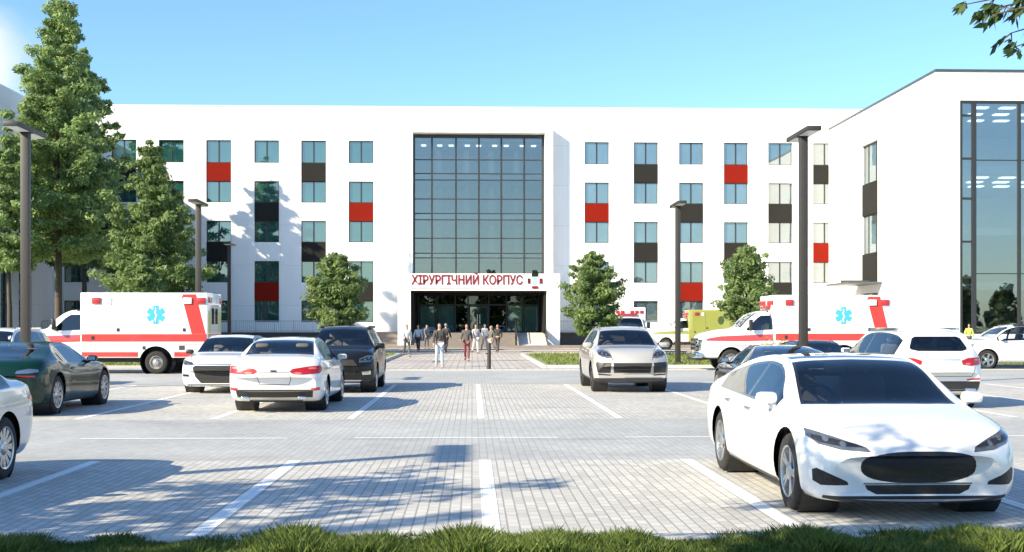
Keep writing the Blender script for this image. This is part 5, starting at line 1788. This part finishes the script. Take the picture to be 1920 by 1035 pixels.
        for yy, zz in ((-.42, 1.27), (-3.6, 1.55), (-1.3, 1.55), (-2.2, .92)):
            b = B(); box(b, min(s * (w - .01), s * (w + .02)), max(s * (w - .01), s * (w + .02)), yy - .05, yy + .05, zz - .06, zz + .06, .008); obj('latch', b, M['rail'], root)
        b = B(); box(b, min(s * (w - .01), s * (w + .01)), max(s * (w - .01), s * (w + .01)), -3.62, -3.42, .84, 1.0); obj('fuel_flap', b, M['gap'], root)
        for xx, zz in ((.30, 2.70), (.60, 2.70), (.90, 2.70)):
            b = B(); box(b, s * xx - .11, s * xx + .11, y1 - .02, y1 + .05, 2.48, 2.66, .015); obj('warning_light', b, M['lampdred'], root, smooth=40)
        for xx in (.45, .9):
            b = B(); box(b, s * xx - .14, s * xx + .14, y0 - .05, y0 + .02, 2.50, 2.70, .015); obj('warning_light', b, M['lampdred'] if xx > .5 else M['panelw'], root, smooth=40)
        b = B(); box(b, s * .94 - .09, s * .94 + .09, y0 - .04, y0 + .01, .80, 1.05, .01); obj('taillight', b, M['lampred'], root)
        # mirror on arms
        b = B(); box(b, s * 1.20 - .10, s * 1.20 + .10, .86, .98, 1.55, 1.93, .03)
        tube(b, [(s * .96, .88, 1.50), (s * 1.2, .92, 1.60)], .02, 6)
        obj('mirror', b, M['plastic'], root, smooth=40)
        b = B(); box(b, min(s * .99, s * 1.03), max(s * .99, s * 1.03), -.08, .08, 1.14, 1.18); obj('door_handle', b, M['plastic'], root)
    b = B(); box(b, -.62, .62, -.28, .14, 2.34, 2.48, .05); obj('light_bar', b, M['lampdred'], root, smooth=40)
    b = B(); box(b, -w + .1, w - .1, y0 - .22, y0 + .05, .46, .56, .02); obj('rear_step', b, M['alloy'], root, smooth=40)
    b = B()
    box(b, -.55, .55, y0 + .2, 2.6, .40, .54)
    for ya, ro in ((1.62, .46), (-2.62, .56)):
        for s in (-1, 1): lathe_x(b, [(s * .96, ro), (s * .62, ro), (s * .62, .02)] if ya > 0 else [(s * (w - .03), ro), (s * .62, ro), (s * .62, .02)], 28, 0, ya, .42)
    obj('underbody', b, M['plastic'], root)
    for ya in (1.62, -2.62):
        for s in (-1, 1): put_wheel(root, s * (.85 if ya > 0 else 1.0), ya, .40, .26, 'steel', 8, M['steel'])
    seats(root, .05, .95, -.1, M['seat'], yw=1.05, left=-1)
    return root

make_ambulance('white and red ambulance standing sideways on the left behind the white sedans', (-13.72, 43.7, 0), PI / 2, M['awhite'], M['ared'])
make_ambulance('white and red ambulance with a chrome grille standing sideways on the right', (11.42, 46.1, 0), PI / 2, M['awhite'], M['ared'])
make_ambulance('lime yellow ambulance far behind, partly hidden by the right lamp post and small tree', (15.5, 86.5, 0), PI / 2, M['cwhite'], M['agreen'], True)
make_ambulance('distant white ambulance facing the viewer behind the pale beige car', (9.65, 74.5, 0), PI, M['awhite'], M['ared'])

# ------------------------------------------------------------------ people
def skin_mesh(name, verts, edges, radii, m, parent, sub=1):
    me = bpy.data.meshes.new(name)
    me.from_pydata(verts, edges, [])
    tmp = bpy.data.objects.new(name, me)
    COL.objects.link(tmp)
    tmp.modifiers.new('skin', 'SKIN').use_smooth_shade = True
    sk = me.skin_vertices[0].data
    for i, r in enumerate(radii):
        sk[i].radius = r if isinstance(r, tuple) else (r, r)
    sk[0].use_root = True
    ss = tmp.modifiers.new('sub', 'SUBSURF')
    ss.levels = ss.render_levels = sub
    dg = bpy.context.evaluated_depsgraph_get()
    out = bpy.data.meshes.new_from_object(tmp.evaluated_get(dg))
    bpy.data.objects.remove(tmp)
    out.name = name
    out.materials.clear()
    out.materials.append(m)
    out.polygons.foreach_set('use_smooth', [True] * len(out.polygons))
    return meshobj(name, out, parent)

SKIN = mat('skin', (.46, .27, .19), .55, var=.08)
HAIR = {k: mat('hair_' + k, c, .6, var=.2) for k, c in dict(brown=(.05, .03, .02), black=(.012, .01, .01), grey=(.3, .29, .28), blond=(.30, .20, .10)).items()}
_cloth = {}
def cloth(c):
    if c not in _cloth: _cloth[c] = mat('cloth', c, .85, var=.18, vscale=9, bump=.3, bscale=30)
    return _cloth[c]

def person(label, px, foot, height=1.75, rz=0, top=(.7, .7, .7), legs=(.1, .1, .12), swing=22, bend=25, arm=18, hair='brown', coat=False, elbow=20, shoes=(.02, .02, .02), bag=None, skirt=False):
    d = 2250 * EYE / (foot - 612)
    root = thing('person', label, 'person', (XP(px, d), d, .001), rz, 'people walking in front of the hospital entrance')
    V, E, Rr = [], [], []
    def add(p, r, par=None):
        V.append(Vector(p)); Rr.append(r)
        if par is not None: E.append((par, len(V) - 1))
        return len(V) - 1
    pel = add((0, 0, .96), (.145, .105))
    wst = add((0, 0, 1.12), (.125, .095), pel)
    chs = add((0, .005, 1.33), (.155, .11), wst)
    nb = add((0, .005, 1.46), (.075, .07), chs)
    nk = add((0, -.005, 1.53), .052, nb)
    hd = add((0, -.02, 1.60), (.068, .078), nk)
    ht = add((0, -.015, 1.68), (.074, .088), hd)
    add((0, -.005, 1.735), (.045, .055), ht)
    ns = add((0, -.105, 1.605), .014, hd)
    J = {}
    for s in (-1, 1):
        a = R(swing) * s
        b = R(bend) if s < 0 else R(6)
        hip = add((s * .085, 0, .90), .085, pel)
        kp = V[hip] + Vector((s * .01, -math.sin(a) * .43, -math.cos(a) * .43))
        kn = add(kp, .058, hip)
        ap = kp + Vector((s * .005, -math.sin(a - b) * .42, -math.cos(a - b) * .42))
        cf = add(kp.lerp(ap, .35) + Vector((0, .012, 0)), .054, kn)
        an = add(ap, .038, cf)
        dirf = Vector((s * .12, -math.cos((a - b) * .6), math.sin((a - b) * .6) * .6))
        hl = add(ap + Vector((0, .04, -.035)), .036, an)
        tm_ = add(ap + dirf * .11 + Vector((0, 0, -.045)), (.042, .030), an)
        to = add(ap + dirf * .18 + Vector((0, 0, -.052)), (.036, .022), tm_)
        sh = add((s * .18, .005, 1.41), .058, chs)
        aa = -R(arm) * s
        e = R(elbow)
        ep = V[sh] + Vector((s * .055, -math.sin(aa) * .29, -math.cos(aa) * .29))
        el = add(ep, .042, sh)
        wp = ep + Vector((s * .02, -math.sin(aa + e) * .26, -math.cos(aa + e) * .26))
        wr = add(wp, .028, el)
        hdn = (wp - ep).normalized()
        pp = wp + hdn * .055
        pm = add(pp, (.026, .036), wr)
        for k in range(4):
            f0 = add(pp + hdn * .045 + Vector((0, (k - 1.5) * .019, 0)), .0095, pm)
            add(V[f0] + hdn * (.045, .055, .052, .038)[k] + Vector((-s * .016, -.006, 0)), .008, f0)
        t0 = add(wp + hdn * .025 + Vector((-s * .004, -.040, 0)), .011, wr)
        add(V[t0] + hdn * .042 + Vector((-s * .008, -.014, 0)), .009, t0)
        J[s] = dict(hip=hip, kn=kn, cf=cf, an=an, to=to, tm=tm_, sh=sh, el=el, wr=wr, hl=hl)
    low = min(V[J[s][k]].z for s in (-1, 1) for k in ('to', 'tm', 'hl')) - .03
    k = height * 1.03 / 1.78
    T = lambda p: ((p.x) * k, p.y * k, (p.z - low) * k)
    body = skin_mesh('body', [T(p) for p in V], E, [tuple(q * k for q in r) if isinstance(r, tuple) else r * k for r in Rr], SKIN, root)
    def garment(name, idx, edges, grow, m, over={}):
        ii = {a: i for i, a in enumerate(idx)}
        rr = []
        for a in idx:
            r = over.get(a, Rr[a])
            r = r if isinstance(r, tuple) else (r, r)
            rr.append(tuple((q + grow) * k for q in r))
        return skin_mesh(name, [T(V[a]) for a in idx], [(ii[a], ii[b]) for a, b in edges], rr, m, root)
    L, Q = J[-1], J[1]
    idx = [chs, wst, pel, nb, L['sh'], L['el'], L['wr'], Q['sh'], Q['el'], Q['wr']]
    ed = [(chs, wst), (wst, pel), (chs, nb), (chs, L['sh']), (L['sh'], L['el']), (L['el'], L['wr']), (chs, Q['sh']), (Q['sh'], Q['el']), (Q['el'], Q['wr'])]
    ov = {}
    if coat:
        V.append(Vector((0, .01, .70))); Rr.append((.165, .13)); c1 = len(V) - 1
        idx.append(c1); ed.append((pel, c1))
    garment('jacket' if coat else 'shirt', idx, ed, .016, cloth(top))
    idx = [pel, L['hip'], L['kn'], L['cf'], L['an'], Q['hip'], Q['kn'], Q['cf'], Q['an']]
    ed = [(pel, L['hip']), (L['hip'], L['kn']), (L['kn'], L['cf']), (L['cf'], L['an']), (pel, Q['hip']), (Q['hip'], Q['kn']), (Q['kn'], Q['cf']), (Q['cf'], Q['an'])]
    garment('trousers', idx, ed, .013 if not skirt else .006, cloth(legs))
    for j in (L, Q):
        garment('shoe', [j['an'], j['hl'], j['tm'], j['to']], [(j['an'], j['hl']), (j['an'], j['tm']), (j['tm'], j['to'])], .008, cloth(shoes))
    b = B()
    bmesh.ops.create_uvsphere(b, u_segments=14, v_segments=9, radius=1)
    c = Vector(T(Vector((0, .012, 1.665))))
    for v in b.verts:
        v.co = Vector((v.co.x * .088 * k, v.co.y * .104 * k, v.co.z * .098 * k))
        if v.co.y < -.02 * k and v.co.z < .035 * k: v.co.y = -.02 * k
        if v.co.z < -.075 * k: v.co.z = -.075 * k
        v.co += c
    obj('hair', b, HAIR[hair], root, smooth=180)
    for s in (-1, 1):
        b = B(); bmesh.ops.create_uvsphere(b, u_segments=8, v_segments=6, radius=.011 * k, matrix=Matrix.Translation(T(Vector((s * .032, -.10, 1.64))))); obj('eye', b, cloth((.03, .03, .03)), root, smooth=180)
    b = B(); box(b, -.024 * k, .024 * k, (-.103) * k, (-.09) * k, (1.565 - low) * k, (1.575 - low) * k); obj('mouth', b, cloth((.25, .09, .08)), root)
    if bag:
        bp = thing('backpack', bag, 'backpack', root.location, rz)
        b = B(); box(b, -.15, .15, .13, .28, 1.02, 1.45, .05); obj('pack', b, cloth((.06, .055, .05)), bp, smooth=60)
        for s in (-1, 1):
            b = B(); tube(b, [(s * .10, .14, 1.42), (s * .11, .06, 1.50), (s * .115, -.10, 1.44), (s * .12, -.135, 1.28), (s * .13, -.06, 1.12), (s * .13, .13, 1.06)], .018, 6); obj('strap', b, cloth((.05, .045, .04)), bp, smooth=60)

W_, DK = (.62, .62, .62), (.045, .043, .045)
person('person in a white shirt and grey trousers walking leftmost before the entrance', 763, 669, 1.76, .25, W_, (.11, .105, .105), hair='brown', swing=18)
person('person in a pale top and dark trousers walking beside the leftmost white shirt', 784, 660, 1.72, -.2, (.50, .54, .58), (.035, .035, .04), hair='blond', swing=14)
person('person in a dark jacket and pale blue jeans walking nearest the car park', 824, 689, 1.77, .1, (.07, .065, .06), (.46, .54, .62), swing=12, bend=14, hair='black', shoes=(.3, .3, .3), bag='dark backpack worn by the walker in pale blue jeans')
person('person in dark clothes walking right behind the pale blue jeans', 836, 662, 1.82, 2.9, (.05, .048, .048), (.04, .038, .04), hair='grey', swing=16)
person('person in a long dark coat and reddish leggings walking towards the car park', 875, 678, 1.75, -.1, (.085, .08, .075), (.22, .07, .07), swing=13, coat=True, hair='brown', elbow=45)
person('person in a pale shirt and white trousers walking behind the long dark coat', 892, 663, 1.76, .3, (.42, .42, .44), (.6, .6, .6), swing=14, hair='brown')
person('person in a white coat walking right of the long dark coat', 909, 656, 1.80, .4, W_, (.3, .3, .3), swing=14, coat=True, hair='grey')
person('person in a dark grey jacket and beige trousers striding past the middle bollard', 921, 664, 1.76, -.9, (.12, .115, .11), (.48, .42, .36), swing=30, bend=35, hair='blond', elbow=60)
person('person in a black jacket and dark trousers at the right end of the walking group', 933, 661, 1.80, -.4, (.035, .035, .035), (.05, .048, .045), swing=20, hair='brown', elbow=50)
person('person in blue grey clothes standing far back near the steps on the left', 800, 654, 1.74, .6, (.14, .16, .19), (.08, .085, .10), swing=6, bend=4, hair='black')
person('person in a lime safety vest standing beside the right wing behind the white sedan', 1817, 660, 1.78, -.6, (.50, .60, .10), (.06, .06, .07), swing=8, bend=6, hair='brown')

# ------------------------------------------------------------------ grass and small plants
def grass(name, n, area, hfun, wid, seed, m, lean=.35):
    g = np.random.default_rng(seed)
    x0, x1, y0, y1 = area
    x = g.uniform(x0, x1, n); y = g.uniform(y0, y1, n)
    z0 = np.full(n, .02)
    h = hfun(x, y) * (.55 + .75 * g.random(n))
    a = g.uniform(0, 6.283, n)
    w = wid * (.6 + .8 * g.random(n))
    lx, ly = g.normal(0, lean, n) * h, g.normal(0, lean, n) * h
    V = np.empty((n, 4, 3))
    ca, sa = np.cos(a) * w, np.sin(a) * w
    V[:, 0] = np.stack([x - ca, y - sa, z0], 1)
    V[:, 1] = np.stack([x + ca, y + sa, z0], 1)
    V[:, 2] = np.stack([x + lx * .45 + ca * .7, y + ly * .45 + sa * .7, z0 + h * .6], 1)
    V[:, 3] = np.stack([x + lx, y + ly, z0 + h], 1)
    return tag(quads(name, V, m), 'green grass blades growing along the kerb', 'grass', kind='stuff')
def hnear(x, y):
    v = .058 + .038 * np.sin(x * 2.3 + 1.0) * np.sin(x * .9 + .4) + .022 * np.sin(x * 5.1 + y * 3) + .02 * np.sin(x * 9.7 + 2)
    return np.clip(v + .03, .04, .17)
o = grass('grass', 60000, (-4.6, 5.4, 8.45, 9.2), hnear, .0045, 3, M['blade'])
o['label'] = 'strip of long green grass along the near edge of the car park'
for (a, lb) in (((-34, -4.45, 48.3, 69.8), 'short grass of the lawn left of the walkway'), ((3.2, 34, 48.3, 69.8), 'short grass of the lawn right of the walkway')):
    o = grass('grass', 16000, a, lambda x, y: np.full(len(x), .10), .03, 5, M['lawnblade'])
    for v in o.data.vertices: v.co.z += .07
    o['label'] = lb

def shrub(label, X, Y, h, r, seed, m):
    rng = random.Random(seed)
    root = thing('shrub', label, 'shrub', (X, Y, 0))
    bm = B(); V = []
    for k in range(26):
        a = rng.uniform(0, 6.283); t = Vector((math.cos(a) * rng.uniform(.1, 1) * r, math.sin(a) * rng.uniform(.1, 1) * r, h * rng.uniform(.6, 1)))
        tube(bm, [(0, 0, 0), (t.x * .4, t.y * .4, t.z * .55), t], [.012, .008, .003], 5)
        for j in range(46):
            p = Vector((t.x, t.y, t.z)) * rng.uniform(.35, 1.02) + Vector((rng.gauss(0, .07), rng.gauss(0, .07), rng.gauss(0, .06)))
            q = Vector((rng.gauss(0, 1), rng.gauss(0, 1), rng.gauss(.4, 1))).normalized(); u = q.orthogonal().normalized(); s = rng.uniform(.03, .05)
            V.append((p - q * s, p + u * s * .45, p + q * s, p - u * s * .45))
    obj('stem', bm, M['bark'], root)
    quads('foliage', np.array([[list(v) for v in f] for f in V]), m, root)
shrub('small yellow green shrub at the foot of the right lamp post', 8.55, 33.2, 1.35, .4, 7, leafmat('shrub_leaf', (.10, .14, .02), (.34, .40, .07)))

# the wood across the road behind the viewer, mirrored in the glass of the hospital
def wood(label, n, area, seed):
    g = np.random.default_rng(seed)
    x0, x1, y0, y1 = area
    pts = []
    for i in range(n):
        x, y, h = g.uniform(x0, x1), g.uniform(y0, y1), g.uniform(8, 14)
        t = g.random(70)
        r = (2.6 * (1 - t) ** .8 + .2) * (.4 + .6 * g.random(70))
        a = g.uniform(0, 6.283, 70)
        pts.append(np.stack([x + r * np.cos(a), y + r * np.sin(a), 1 + t * (h - 1)], 1))
    P = np.repeat(np.concatenate(pts), 4, axis=0)
    P += g.normal(0, .45, P.shape)
    m_ = len(P)
    q = g.normal(size=(m_, 3)); q /= np.linalg.norm(q, axis=1)[:, None]
    u = np.cross(q, g.normal(size=(m_, 3))); u /= np.linalg.norm(u, axis=1)[:, None]
    V = np.stack([P - q * .75, P + u * .5, P + q * .75, P - u * .5], 1)
    tag(quads('wood', V, M['leafC']), label, 'wood', kind='stuff')
wood('wood of dark conifers across the road behind the viewer', 90, (-150, 150, -95, -55), 17)
